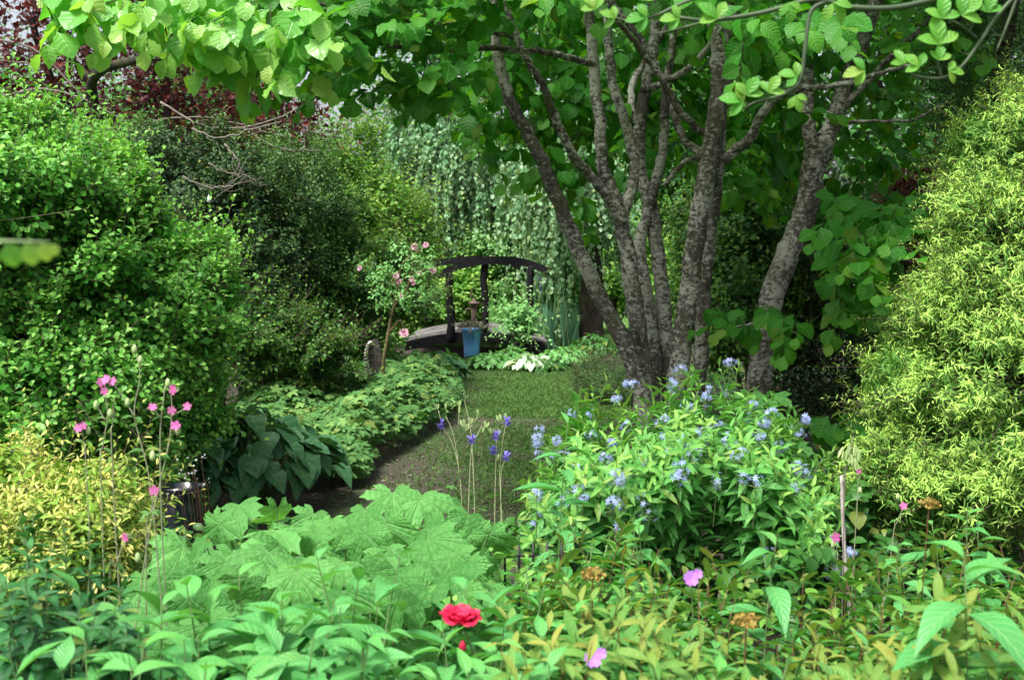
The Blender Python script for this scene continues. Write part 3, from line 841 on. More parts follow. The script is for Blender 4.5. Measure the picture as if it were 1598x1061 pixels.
# ------------------------------------------------------------------ arched footbridge and its ornaments
def bridge():
    global R
    R = np.random.default_rng(61)
    M = simple('charred_wood', (0.003, 0.003, 0.004), (0.013, 0.0125, 0.014), 0.85, 14, 0.4, stretch=(1, 1, 4), spec=0.15)
    MD = simple('weathered_plank', (0.11, 0.10, 0.095), (0.24, 0.225, 0.21), 0.85, 22, 0.4, stretch=(0.3, 3, 1))
    th = thing('footbridge', 'small arched wooden footbridge with a dark curved handrail over the far end of the path', 'bridge', P(745, 558, 18.2) * np.array([1, 1, 0]))
    def arch(pp, h, w, name):
        p, r = smooth_path(pp, [1] * len(pp), 8)
        V = []; f = []
        for q in p:
            V += [(q[0], q[1] - w / 2, q[2] - h / 2), (q[0], q[1] + w / 2, q[2] - h / 2), (q[0], q[1] + w / 2, q[2] + h / 2), (q[0], q[1] - w / 2, q[2] + h / 2)]
        for i in range(len(p) - 1):
            for k in range(4):
                a0 = i * 4 + k; b0 = i * 4 + (k + 1) % 4
                f.append((a0, b0, b0 + 4, a0 + 4))
        f.append((3, 2, 1, 0)); e_ = (len(p) - 1) * 4; f.append((e_, e_ + 1, e_ + 2, e_ + 3))
        c = Cloud(); c.raw(V, f); return c.build(name, M, th, smooth=False)
    d0, d1 = 17.6, 18.0
    arch(pts([(655, 447, d0), (690, 427, d0), (730, 411, d0), (775, 406, d0 + .1), (820, 410, d1), (860, 425, d1)]), 0.12, 0.09, 'handrail')
    arch(pts([(632, 428, 19), (660, 415, 19), (700, 408, 19), (745, 405, 19), (790, 410, 19.1), (830, 424, 19.2)]), 0.11, 0.09, 'handrail')
    for (pl, wd) in (([(703, 428, d0), (700, 455, d0), (704, 490, d0), (703, 535, d0)], 0.062), ([(757, 410, d0 + .1), (755, 440, d0 + .1), (758, 480, d0 + .1), (757, 520, d0 + .1)], 0.06),
                     ([(829, 415, d1), (827, 450, d1), (829, 490, d1), (826, 535, d1)], 0.055), ([(668, 416, 19), (667, 460, 19), (668, 500, 19)], 0.055)):
        c = Cloud(); n = len(pl); tube(c, pts(pl), [wd * R.uniform(0.8, 1.05) for _ in range(n)], 8, 0.10, 5)
        c.build('post', M, th)
    # deck: boards laid lengthwise over an arched walkway
    c = Cloud()
    xs0, xs1 = P(634, 545, 18)[0], P(850, 545, 18)[0]
    N = 12; y0, y1 = d0 + 0.1, 20.0
    for i in range(N):
        ya = y0 + (y1 - y0) * i / N + 0.008; yb = y0 + (y1 - y0) * (i + 1) / N - 0.008
        V = []; f = []
        M_ = 16; dz = R.normal() * 0.006; dx = R.normal() * 0.02
        for k in range(M_ + 1):
            t = k / M_; x = xs0 + dx + (xs1 - xs0) * t; z = 0.30 + 0.15 * math.sin(math.pi * t) ** 0.9 + dz
            V += [(x, ya, z - .02), (x, yb, z - .02), (x, yb, z + .02), (x, ya, z + .02)]
        for k in range(M_):
            for q in range(4):
                a0 = k * 4 + q; b0 = k * 4 + (q + 1) % 4
                f.append((a0, b0, b0 + 4, a0 + 4))
        f.append((3, 2, 1, 0)); e_ = M_ * 4; f.append((e_, e_ + 1, e_ + 2, e_ + 3))
        c.raw(V, f)
    c.build('deck', MD, th, smooth=False)
    arch(np.array([(xs0, d0 + .06, 0.22), (xs0 * .75 + xs1 * .25, d0 + .06, 0.33), ((xs0 + xs1) / 2, d0 + .06, .37), (xs0 * .25 + xs1 * .75, d0 + .06, .33), (xs1, d0 + .06, .22)]), 0.14, 0.07, 'beam')
    arch(np.array([(xs0, 20.06, 0.22), (xs0 * .75 + xs1 * .25, 20.06, 0.33), ((xs0 + xs1) / 2, 20.06, .37), (xs0 * .25 + xs1 * .75, 20.06, .33), (xs1, 20.06, .22)]), 0.14, 0.07, 'beam')
bridge()

def ornaments():
    global R
    R = np.random.default_rng(62)
    # blue fluted planter
    d = 17.0
    b0 = P(736, 556, d); z1 = P(736, 511, d)[2]
    th = thing('planter', 'blue fluted planter pot with withered stems in front of the bridge', 'pot', (b0[0], b0[1], 0))
    c = Cloud(); r = PX(14, d)
    lathe(c, b0[0], b0[1], [(r * .8, 0.0), (r * .82, z1 * .4), (r, z1 - 0.05), (r * 1.15, z1 - 0.04), (r * 1.15, z1), (r * .95, z1 + .002)], 40, 0.05, 10)
    c.build('pot', simple('blue_glaze', (0.07, 0.22, 0.48), (0.12, 0.34, 0.62), 0.3, 6, coat=0.3), th)
    c = Cloud(); n = 220
    pp = np.array([b0[0], b0[1], z1 + 0.01]) + R.normal(size=(n, 3)) * np.array([r * .8, r * .6, 0.01])
    c.add(NARROW, pp, unit(R.normal(size=(n, 3)) * np.array([1, 1, .3]) + np.array([0, 0, .3])), rndu(n), 0.12, bend=0.8)
    c.build('withered_stems', leafmat('withered', (0.10, 0.08, 0.05), (0.2, 0.16, 0.11), trans=0.1), th)
    # rusty hand pump
    d = 17.3
    b0 = P(740, 520, d)
    MR = simple('rusty_iron', (0.05, 0.03, 0.025), (0.16, 0.10, 0.08), 0.8, 30, 0.3)
    th = thing('hand_pump', 'little rusty iron pump with a flat cap above the blue planter', 'pump', (b0[0], b0[1], 0))
    c = Cloud(); zt = P(740, 473, d)[2]; zb = P(740, 506, d)[2]
    lathe(c, b0[0], b0[1], [(0.035, 0), (0.035, zb), (0.05, zb + .02), (0.045, zt - .12), (0.05, zt - 0.02), (0.09, zt - .01), (0.085, zt + .01), (0.03, zt + .03), (0.012, zt + .07)], 20)
    c.build('body', MR, th)
    c = Cloud(); tube(c, [np.array([b0[0] - .04, b0[1], zt - .1]), np.array([b0[0] - .11, b0[1], zt - .09]), np.array([b0[0] - .13, b0[1], zt - .17])], 0.016, 8); c.build('spout', MR, th)
    c = Cloud(); tube(c, [np.array([b0[0] - .01, b0[1], zt + .03]), np.array([b0[0] - .05, b0[1], zt + .12]), np.array([b0[0] - .04, b0[1], zt + .2])], 0.008, 6); c.build('handle', MR, th)
    # notched ornament on a stake
    d = 11.2
    th = thing('notched_plaque', 'dark oval plaque with a pale notched edge on a thin stake', 'ornament', P(584, 600, d) * np.array([1, 1, 0]))
    c = Cloud(); cen = P(585, 556, d); rx, rz = PX(10, d), PX(27, d)
    n = 48; V = []; f = []
    for s_, y in enumerate((-0.025, 0.025)):
        for k in range(n):
            an = 2 * math.pi * k / n
            q = 1.0 + (0.12 if k % 2 else -0.06)
            V.append((cen[0] + math.sin(an) * rx * q, cen[1] + y, cen[2] + math.cos(an) * rz * (1 + (q - 1) * .3)))
    for k in range(n):
        f.append((k, (k + 1) % n, n + (k + 1) % n, n + k))
    f.append(tuple(range(n))[::-1]); f.append(tuple(range(n, 2 * n)))
    c.raw(V, f); c.build('plaque', simple('dark_bark_wood', (0.02, 0.017, 0.015), (0.07, 0.06, 0.055), 0.85, 30, 0.5), th, smooth=False)
    c = Cloud()
    for k in range(13):
        an = math.radians(198 + k * 12)   # left rim, bottom to top
        p0 = np.array([cen[0] + math.sin(an) * rx * 0.8, cen[1] - 0.035, cen[2] + math.cos(an) * rz * 0.95])
        c.add(OVAL, p0, unit(np.array([-1, -0.3, -0.35])), np.array([0, -0.5, 1.0]), np.array([[0.06, 0.07, 0.06]]), bend=0.3)
    c.build('notched_edge', simple('pale_chip', (0.35, 0.32, 0.28), (0.55, 0.52, 0.46), 0.8), th)
    c = Cloud(); tube(c, [np.array([cen[0] - .03, cen[1] + .01, 0]), np.array([cen[0] - .03, cen[1] + .01, cen[2]])], 0.009, 6); c.build('stake', TWIGP, th)
    # glass teardrop hanging on the bare twig of the evergreen
    d = 9.7
    th = thing('glass_drop', 'clear glass teardrop hanging from a bare twig', 'ornament', P(326, 317, d))
    c = Cloud(); q = P(326, 312, d); r = PX(3.8, d)
    lathe(c, q[0], q[1], [(0.001, q[2] - r * 1.3), (r * .7, q[2] - r * 1.0), (r, q[2] - r * .2), (r * .75, q[2] + r * .6), (r * .3, q[2] + r * 1.5), (0.002, q[2] + r * 2.2)], 16)
    m = simple('glass_white', (0.25, 0.28, 0.32), (0.75, 0.78, 0.8), 0.05, 60, coat=1.0)
    c.build('drop', m, th)
    c = Cloud(); tube(c, [q + np.array([0, 0, r * 2.2]), P(327, 296, d)], 0.0015, 4); c.build('thread', TWIGB, th)
    # dark glazed jar
    d = 5.2
    q = P(285, 800, d); zt = P(288, 756, d)[2]; r = PX(36, d)
    th = thing('glazed_jar', 'big dark glazed jar half hidden under the blue-green hosta', 'jar', (q[0], q[1], 0))
    c = Cloud()
    lathe(c, q[0], q[1], [(r * .6, 0), (r * .95, zt * .35), (r * 1.0, zt * .6), (r * .86, zt - .09), (r * .78, zt - .05), (r * .9, zt - .015), (r * .9, zt), (r * .75, zt - .005), (r * .7, zt - .1), (r * .6, zt - .15)], 40)
    c.build('body', simple('dark_glaze', (0.004, 0.005, 0.008), (0.008, 0.011, 0.018), 0.15, 4, coat=0.6), th)
    # pale weathered stake on the right
    d = 4.3
    th = thing('garden_stake', 'pale weathered stick standing beside the golden conifer', 'stake', P(1316, 860, d) * np.array([1, 1, 0]))
    c = Cloud(); tp = P(1313, 742, d); bt = P(1318, 860, d); bt2 = bt + (bt - tp) * 3; bt2[2] = 0
    tube(c, [bt2, bt, tp], [0.008, 0.0065], 7, 0.08, 10); c.build('stick', simple('bleached_wood', (0.22, 0.20, 0.17), (0.42, 0.39, 0.35), .85, 30, .3), th)
    # low black wire fence
    d = 3.7
    th = thing('wire_fence', 'low black iron fence glimpsed through the foreground leaves', 'fence', P(730, 1000, d) * np.array([1, 1, 0]))
    MB_ = simple('black_iron', (0.01, 0.01, 0.01), (0.02, 0.02, 0.02), 0.4, 10, metal=0.6)
    z = P(730, 868, d)[2]
    c = Cloud(); tube(c, [P(560, 868, d), P(730, 868, d), P(900, 866, d)], 0.004, 6); c.build('rail', MB_, th)
    c = Cloud(); 
    a_, b_ = P(560, 868, d), P(900, 866, d); a_[2] -= .3; b_[2] -= .3
    tube(c, [a_, (a_ + b_) / 2, b_], 0.004, 6); c.build('rail', MB_, th)
    for px in range(568, 905, 22):
        c = Cloud(); t_ = P(px, 846, d); b_ = t_.copy(); b_[2] = 0
        tube(c, [b_, t_], 0.004, 6); c.build('upright', MB_, th)
ornaments()

# ------------------------------------------------------------------ beds around the bridge
def hosta(name, label, px, py, d, rpx, n, ll, mat, seed, tilt=0.5, cat='plant', h=None, T=HOSTA, group=None, width=1.0):
    global R
    R = np.random.default_rng(seed)
    c0 = P(px, py, d)
    hh = max(0.12, c0[2])
    th = thing(name, label, cat, (c0[0], c0[1], 0), group)
    cl = Cloud(); cs = Cloud()
    an = R.random(n) * 6.28
    rr = np.sqrt(R.random(n)) * PX(rpx, d)
    dirr = np.stack([np.cos(an), np.sin(an), np.zeros(n)], 1)
    q = np.array([c0[0], c0[1], 0]) + dirr * rr[:, None]
    rel = rr / PX(rpx, d)
    q[:, 2] = hh * (1.0 - 0.55 * rel ** 2) * R.uniform(0.75, 1.0, n)
    ld = unit(dirr * (0.4 + rel[:, None]) + R.normal(0, 0.3, (n, 3)) - np.array([0, 0, 1]) * (0.0 + 0.35 * rel[:, None]))
    zh = unit(np.array([0, 0, 1.0]) + dirr * 0.3 + R.normal(0, 0.2, (n, 3)))
    sz = ll * R.uniform(0.7, 1.15, n)
    cl.add(T, q - ld * sz[:, None] * 0.3, ld, zh, np.stack([sz * width, sz, sz], 1), bend=R.uniform(0.1, 0.7, n))
    b = np.array([c0[0], c0[1], 0.0]) + dirr * 0.05
    e_ = q - ld * sz[:, None] * 0.3
    dd = e_ - b; ln = np.linalg.norm(dd, axis=1)
    cs.add(STICK, b, dd, rndu(n), np.stack([np.full(n, 0.004), ln, np.full(n, 0.004)], 1))
    cl.build('foliage', mat, th); cs.build('stem', STEMG, th)
    return th
hosta('hosta', 'large dark blue-green hosta in the shade beside the path', 395, 640, 7.3, 135, 190, 0.23, M_HOSTA, 71)
hosta('hosta', 'dark hosta low at the left of the large blue-green one', 310, 672, 6.9, 65, 60, 0.21, M_HOSTA, 72)
hosta('hosta', 'light green hosta behind the notched plaque', 520, 545, 11.6, 55, 46, 0.27, M_HOSTV, 73)
hosta('hosta', 'blue-leaved hosta at the near corner of the bridge deck', 690, 556, 14.8, 30, 22, 0.25, M_HOSTA, 74)
hosta('hosta', 'white-edged hosta between the blue planter and the path', 825, 552, 16.0, 34, 60, 0.16, leafmat('variegated', (0.35, 0.48, 0.26), (0.62, 0.70, 0.45), trans=0.25), 75)
for i, (px, py, d, r_, lab) in enumerate([(765, 550, 16.3, 36, 'leafy clump right under the blue planter'), (672, 548, 16.6, 34, 'leafy clump hiding the near edge of the bridge deck'), (800, 542, 17.0, 34, 'leafy clump in the dark gap under the bridge'), (738, 556, 16.6, 20, 'small leafy clump covering the base of the blue planter'), (880, 540, 16.6, 45, 'leafy clump at the foot of the iris leaves'),
        (925, 520, 17.2, 45, 'tall leafy clump beside the dark straight trunk'), (700, 550, 16.4, 26, 'leafy clump at the foot of the first bridge post'), (850, 562, 16.0, 36, 'low leafy clump along the far edge of the path')]):
    hosta('leafy_perennial', lab, px, py, d, r_, 190, 0.12, M_MID if i % 2 else M_FERN, 80 + i, T=OVAL, group='leafy clumps round the bridge')
shrub('fern', 'arching pale fern in front of the right bridge post', 'fern', [(812, 500, 17.3, 26, 22, 0.25)], 90, 12, OVAL, 0.07, M_FERN, L=0.4, seed=86, up=0.6, out=1.0, droop=0.3, flat=1, inner=0.2)
shrub('low_mound_shrub', 'low rounded green mound at the foot of the mottled tree', 'shrub', [(950, 590, 12.5, 60, 40, 0.5), (1000, 600, 12.5, 50, 35, 0.5)], 1300, 9, NARROW, 0.04, M_OLIVE, L=0.12, seed=87, clumps=60, inner=0.3, rough=0.05)

def cover(name, label, cat, poly, n, T, ll, mat, hfun, seed, d0, d1, lean=0.5):
    """ground cover: leaves held level over an area given by rows (depth, px0, px1)"""
    global R
    R = np.random.default_rng(seed)
    ds = np.array([q[0] for q in poly]); xa = np.array([q[1] for q in poly]); xb = np.array([q[2] for q in poly])
    d = np.sqrt(R.uniform(d0 ** 2, d1 ** 2, n))
    t = R.random(n)
    x = PX(np.interp(d, ds, xa) * (1 - t) + np.interp(d, ds, xb) * t - 799, d)
    cx, cy = R.uniform(x.min(), x.max(), 70), R.uniform(d0, d1, 70)
    bump_ = np.zeros(n)
    for a_, b_ in zip(cx, cy):
        bump_ = np.maximum(bump_, np.exp(-((x - a_) ** 2 + (d - b_) ** 2) / 0.12))
    edge = np.clip(np.minimum(t, 1 - t) * 5, 0, 1) ** 0.5
    z = hfun(d) * (0.45 + 0.55 * edge) * (0.55 + 0.55 * bump_) * (1.12 - 0.7 * R.random(n) ** 1.6)
    ld = unit(R.normal(size=(n, 3)) * np.array([1, 1, 0.3]) + np.array([0, -0.5, -0.15]))
    zh = unit(np.array([0, -0.25, 1.0]) + R.normal(0, lean * 0.5, (n, 3)))
    c = Cloud()
    p = np.stack([x, d, np.maximum(z, 0.02)], 1)
    c.add(T, p, ld, zh, ll * R.uniform(0.6, 1.2, n), age=(R.random(n) > 0.85) * 0.8, bend=R.uniform(0.1, 0.5, n))
    o = c.build(name, mat)
    tag(o, label, cat, kind='stuff')
cover('ground_cover', 'dense bed of lobed green cranesbill leaves left of the path', 'ground cover',
      [(7.6, 420, 560), (8.6, 380, 575), (9.6, 360, 640), (11, 370, 700), (13, 380, 725), (14.5, 420, 700)], 8500, PALM2, 0.075, M_GERA, lambda d: 0.42 + 0 * d, 91, 7.8, 14)
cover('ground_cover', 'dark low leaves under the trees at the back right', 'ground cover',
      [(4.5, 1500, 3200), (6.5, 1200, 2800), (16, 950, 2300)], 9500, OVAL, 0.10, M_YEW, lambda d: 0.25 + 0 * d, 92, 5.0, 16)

# ------------------------------------------------------------------ right background shrubs
shrub('dark_shrub', 'glossy dark green shrub seen between the mottled tree and the leaning trunk', 'shrub',
      [(1160, 360, 11, 85, 110, 0.9), (1130, 460, 11, 70, 90, 0.9), (1210, 440, 11.5, 70, 110, 0.9)], 3200, 8, OVAL, 0.065, M_MID, L=0.22, seed=95, clumps=140, cf=0.8, csg=0.12, inner=0.5, rough=0.15)
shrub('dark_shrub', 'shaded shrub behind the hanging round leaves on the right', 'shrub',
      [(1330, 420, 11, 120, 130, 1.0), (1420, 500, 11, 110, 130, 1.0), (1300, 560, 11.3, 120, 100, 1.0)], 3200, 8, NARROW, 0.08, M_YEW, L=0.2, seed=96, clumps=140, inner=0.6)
shrub('purple_shrub', 'small dark purple shrub in the shade left of the golden conifer', 'shrub',
      [(1440, 340, 10, 60, 60, 0.6)], 900, 8, OVAL, 0.05, M_RED, L=0.18, seed=97, clumps=40, inner=0.5)
shrub('dark_conifer', 'tall dark green conifer rising behind the golden one', 'tree',
      [(1560, 100, 7.6, 90, 160, 0.9), (1550, 330, 7.6, 70, 160, 0.8), (1590, -80, 7.6, 120, 150, 0.9)], 2800, 10, NARROW, 0.045, M_OLIVE, L=0.16, seed=98, clumps=140, inner=0.5, stem=BARKD, trunk_r=0.1)

# ------------------------------------------------------------------ golden conifer (right) and bright green bush (left)
shrub('golden_conifer', 'big golden yellow-green conifer filling the right edge', 'conifer',
      [(1680, 300, 5.6, 165, 165, 0.7), (1640, 430, 5.3, 175, 170, 0.7), (1600, 600, 5.1, 190, 150, 0.7), (1540, 720, 5.0, 170, 110, 0.6), (1720, 200, 5.8, 140, 110, 0.6), (1460, 760, 5.0, 110, 75, 0.5), (1540, 250, 5.5, 40, 60, 0.3), (1480, 500, 5.2, 60, 45, 0.4), (1420, 600, 5.1, 40, 45, 0.35)],
      11500, 17, SHOOT, 0.028, M_GOLD, L=0.095, seed=101, width=1.1, age_tip=2.0, up=0.25, out=0.9, spread=0.55, droop=0.2, bend=1.0, clumps=280, rough=0.17, shell=0.25, cf=0.85, csg=0.11, inner=0.5, trunk_r=0.06, stem=TWIGB, stick_r=0.0022)
shrub('green_bush', 'big bright green small-leaved bush filling the left edge', 'shrub',
      [(0, 340, 6.0, 235, 140, 0.9), (130, 420, 6.0, 165, 110, 0.8), (40, 560, 5.8, 225, 130, 0.8), (215, 500, 6.0, 120, 90, 0.7), (-80, 270, 6.1, 190, 100, 0.8), (290, 500, 6.1, 65, 55, 0.5), (80, 680, 5.9, 190, 120, 0.7), (220, 640, 6.1, 110, 90, 0.6)],
      12000, 11, OBOV, 0.045, M_LEFT, L=0.14, seed=102, up=0.45, out=0.8, spread=0.9, bend=0.2, clumps=330, rough=0.15, shell=0.3, cf=0.8, csg=0.10, inner=0.5, trunk_r=0.04, stick_r=0.002)

# ------------------------------------------------------------------ the multi-stemmed tree
def sprays(cl, cs, regs, ll, L=(0.3, 0.6), K=9, age=0.3, center=None, T=[BROAD, BROAD2, BROAD3, ROUND], hang=0.9):
    for (x0, y0, x1, y1, d0, d1, n) in regs:
        px = R.uniform(x0, x1, n); py = R.uniform(y0, y1, n); d = R.uniform(d0, d1, n)
        p = np.array([P(a_, b_, c_) for a_, b_, c_ in zip(px, py, d)])
        ce = p.mean(0) if center is None else center
        D = unit((p - ce) * np.array([1, 1, 0.2]) * 0.5 + R.normal(0, 0.6, (n, 3)) * np.array([1, 1, 0.35]) + np.array([0, -0.2, -0.25]))
        Ls = R.uniform(L[0], L[1], n)
        grow(cl, cs, p, D, Ls, K, T, ll, 0.9, droop=0.2, bend=0.35, age_tip=age, stick_r=0.003, flat=1, tipshrink=0.3, hang=hang)

def main_tree():
    global R
    R = np.random.default_rng(111)
    D0 = 7.2
    base = P(1030, 760, D0); base[2] = 0
    th = thing('multi_stem_tree', 'tree with many mottled grey stems fanning out behind the blue flowers', 'tree', base)
    c = Cloud()
    def st(l, r0, r1, d=D0, dd=0.0, n=10):
        m = len(l)
        pp = [P(x, y, d + dd * i / (m - 1)) for i, (x, y) in enumerate(l)]
        return tube(c, pp, np.linspace(PX(r0, d), PX(r1, d), m) * 0.70, n, 0.035, 7, 0.004)
    B = (1030, 815)
    st([B, (1012, 700), (990, 575), (930, 450), (885, 350), (845, 250), (803, 170), (780, 100), (770, 30), (765, -60)], 22, 9, 7.0, -0.3)
    st([B, (1015, 700), (1000, 560), (985, 440), (970, 345), (957, 300), (942, 262), (937, 225)], 26, 9, 7.1, -0.2)
    st([(972, 350), (940, 295), (900, 250), (870, 195), (850, 140), (815, 80), (790, 0), (780, -60)], 12, 6, 6.95, -0.4)
    st([(968, 345), (942, 275), (936, 190), (926, 100), (920, 10), (915, -80)], 14, 11, 6.95, 0.1)
    st([(972, 340), (990, 265), (975, 190), (955, 120), (948, 40), (940, -60)], 13, 9, 7.0, 0.4)
    st([B, (1025, 650), (1020, 540), (1005, 440), (1000, 375), (1020, 300), (1034, 230), (1038, 150), (1050, 60), (1060, -50)], 18, 7, 7.3, 0.3)
    st([B, (1040, 640), (1038, 520), (1030, 430), (1018, 330), (1000, 270), (999, 195), (1012, 120), (1022, 40), (1010, -60)], 20, 11, 7.35, 0.3)
    st([B, (1050, 650), (1062, 550), (1077, 450), (1088, 355), (1104, 270), (1118, 190), (1125, 120), (1120, 40), (1118, -70)], 23, 20, 7.15, -0.3)
    st([(1104, 290), (1112, 220), (1128, 130), (1140, 60), (1150, -50)], 24, 14, 7.1, 0.0)
    st([B, (1080, 650), (1096, 520), (1104, 400), (1118, 310), (1124, 250), (1127, 190)], 20, 8, 7.5, -0.25)
    st([(1108, 250), (1065, 215), (1045, 150), (1005, 70), (960, 10), (940, -40)], 10, 6, 7.2, 0.3, 8)
    st([(1105, 215), (1065, 180), (1030, 120), (985, 60), (955, 20)], 9, 5, 7.0, -0.4, 8)
    st([(1130, 250), (1170, 215), (1195, 170), (1240, 140), (1300, 135), (1370, 115), (1430, 100)], 12, 3, 6.9, -0.8, 8)
    st([(1003, 140), (1035, 130), (1070, 110), (1105, 75), (1130, 40)], 9, 5, 7.3, -0.5, 8)
    st([(925, 100), (850, 83), (760, 75), (650, 78), (560, 60)], 8, 4, 6.8, -1.2, 8)
    st([(1000, 215), (985, 140), (1030, 60), (1060, 0), (1080, -60)], 9, 5, 7.6, 0.6, 8)
    st([(1035, 290), (1065, 255), (1110, 240)], 6, 5, 7.3, 0, 6)
    st([(975, 490), (990, 455), (1003, 440)], 5, 4, 7.1, 0, 6)
    st([(1245, 520), (1200, 500), (1140, 515), (1090, 540)], 3, 4, 6.6, 0.6, 5)
    st([(800, 60), (720, 40), (600, 30), (480, 0), (430, -40)], 5, 3, 6.4, -1.0, 6)
    c.build('trunk', BARK, th)
    cl = Cloud(); cs = cl
    ctr = P(1030, -50, 7.2)
    sprays(cl, cs, [(560, -60, 780, 90, 5.3, 7.0, 60), (440, -40, 600, 70, 5.2, 6.4, 30), (480, 90, 620, 140, 5.4, 6.2, 7), (640, 100, 780, 140, 5.6, 6.6, 9),
                    (1150, 10, 1320, 70, 4.9, 5.8, 14), (1120, 250, 1190, 280, 6.9, 7.2, 3), (780, -60, 1150, -20, 5.0, 6.5, 40)], 0.125, L=(0.2, 0.38), K=8, center=ctr, age=0.35)
    sprays(cl, cs, [(740, -40, 1000, 200, 7.7, 9.4, 120), (1000, -40, 1260, 260, 7.8, 9.6, 120), (790, 180, 960, 270, 7.7, 8.6, 18)], 0.15, L=(0.2, 0.45), K=8, center=ctr, age=0.5)
    sprays(cl, cs, [(760, -600, 1500, -70, 5.2, 11, 330), (430, -350, 760, -70, 5.5, 9.0, 60)], 0.19, L=(0.3, 0.6), center=ctr, age=0.35)  # extra sprays above the view, added to shade the stems and back right
    cl.build('crown', M_TREE, th)
main_tree()

def lean_tree():
    global R
    R = np.random.default_rng(112)
    d = 8.0
    base = P(1150, 760, d); base[2] = 0
    th = thing('leaning_tree', 'leaning mottled trunk forking in a dark V, right of the many-stemmed tree', 'tree', base)
    c = Cloud()
    def st(l, r0, r1, d=d, dd=0.0, n=10):
        m = len(l)
        tube(c, [P(x, y, d + dd * i / (m - 1)) for i, (x, y) in enumerate(l)], np.linspace(PX(r0, d), PX(r1, d), m) * 0.82, n, 0.03, 7, 0.004)
    st([(1155, 790), (1170, 680), (1186, 580), (1203, 470), (1232, 390), (1258, 330), (1268, 270), (1272, 240)], 24, 22)
    st([(1268, 275), (1262, 200), (1260, 130), (1254, 50), (1255, -60)], 14, 11)
    st([(1270, 270), (1298, 200), (1318, 140), (1343, 70), (1368, 0), (1390, -70)], 18, 13)
    st([(1275, 210), (1330, 190), (1420, 188), (1480, 160)], 4, 2, 8.0, -0.4, 6)
    st([(1300, 190), (1360, 120), (1440, 40), (1500, -20)], 7, 4, 8.0, -0.4, 6)
    c.build('trunk', BARK, th)
    cl = Cloud(); cs = cl
    ctr = P(1260, 100, 8.0)
    sprays(cl, cs, [(1380, -40, 1520, 90, 6.5, 9.5, 30), (1180, -40, 1520, 330, 8.5, 10.0, 190), (1300, 290, 1430, 340, 6.0, 6.8, 9), (1290, 330, 1420, 440, 5.7, 6.6, 20),
                    (1110, 470, 1200, 500, 6.8, 7.2, 5), (1300, 450, 1400, 480, 6.2, 7.0, 6), (1200, 470, 1240, 510, 6.3, 6.6, 3), (1290, 330, 1320, 440, 6.3, 6.6, 4)], 0.125, L=(0.2, 0.34), K=7, center=ctr, age=0.45, T=[ROUND, BROAD2], hang=1.3)
    sprays(cl, cs, [(1280, 645, 1390, 670, 5.8, 6.4, 14)], 0.13, L=(0.15, 0.25), K=6, age=0.5)
    sprays(cl, cs, [(1150, -500, 1700, -70, 6, 12, 180)], 0.19, L=(0.3, 0.6), center=ctr)  # unseen overhead leaves, added to deepen the shade on the right
    cl.build('crown', M_TREE, th)
lean_tree()

def lime_tree():
    global R
    R = np.random.default_rng(113)
    d = 6.9
    base = P(160, 780, d); base[2] = 0
    th = thing('crooked_lime_tree', 'crooked dark trunk with large lime-green leaves hanging at the top left', 'tree', base)
    c = Cloud()
    bp = P(155, 240, d)
    m = bp.copy(); m[2] = 1.0
    tube(c, [base, m, P(155, 230, d), P(153, 190, d), P(143, 140, d - .1), (P(155, 112, d - .3)), P(200, 97, d - .5), P(250, 90, d - .7), P(330, 95, d - .9), P(420, 105, d - 1.2)],
         [0.05, 0.045, 0.035, 0.034, 0.03, 0.028, 0.024, 0.02, 0.012, 0.006], 10, 0.04, 6)
    tube(c, [P(143, 125, d), P(120, 100, d), P(90, 70, d - .3), P(80, 0, d - .6)], [0.018, 0.006], 7, 0.03)
    tube(c, [P(240, 92, d - .6), P(300, 60, d - .9), P(420, 40, d - 1.3), P(520, 70, d - 1.5)], [0.014, 0.005], 7, 0.03)
    c.build('trunk', BARKD, th)
    cl = Cloud(); cs = cl
    sprays(cl, cs, [(100, -40, 240, 20, 4.9, 5.3, 13), (240, -40, 400, 45, 4.9, 5.3, 20), (380, 0, 510, 110, 4.9, 5.4, 18), (60, -20, 100, 20, 4.9, 5.1, 2)],
           0.145, L=(0.18, 0.32), K=7, age=0.7, T=[BROAD2, BROAD2, BROAD3], hang=2.2)
    cl.build('crown', M_TREEL, th)
lime_tree()

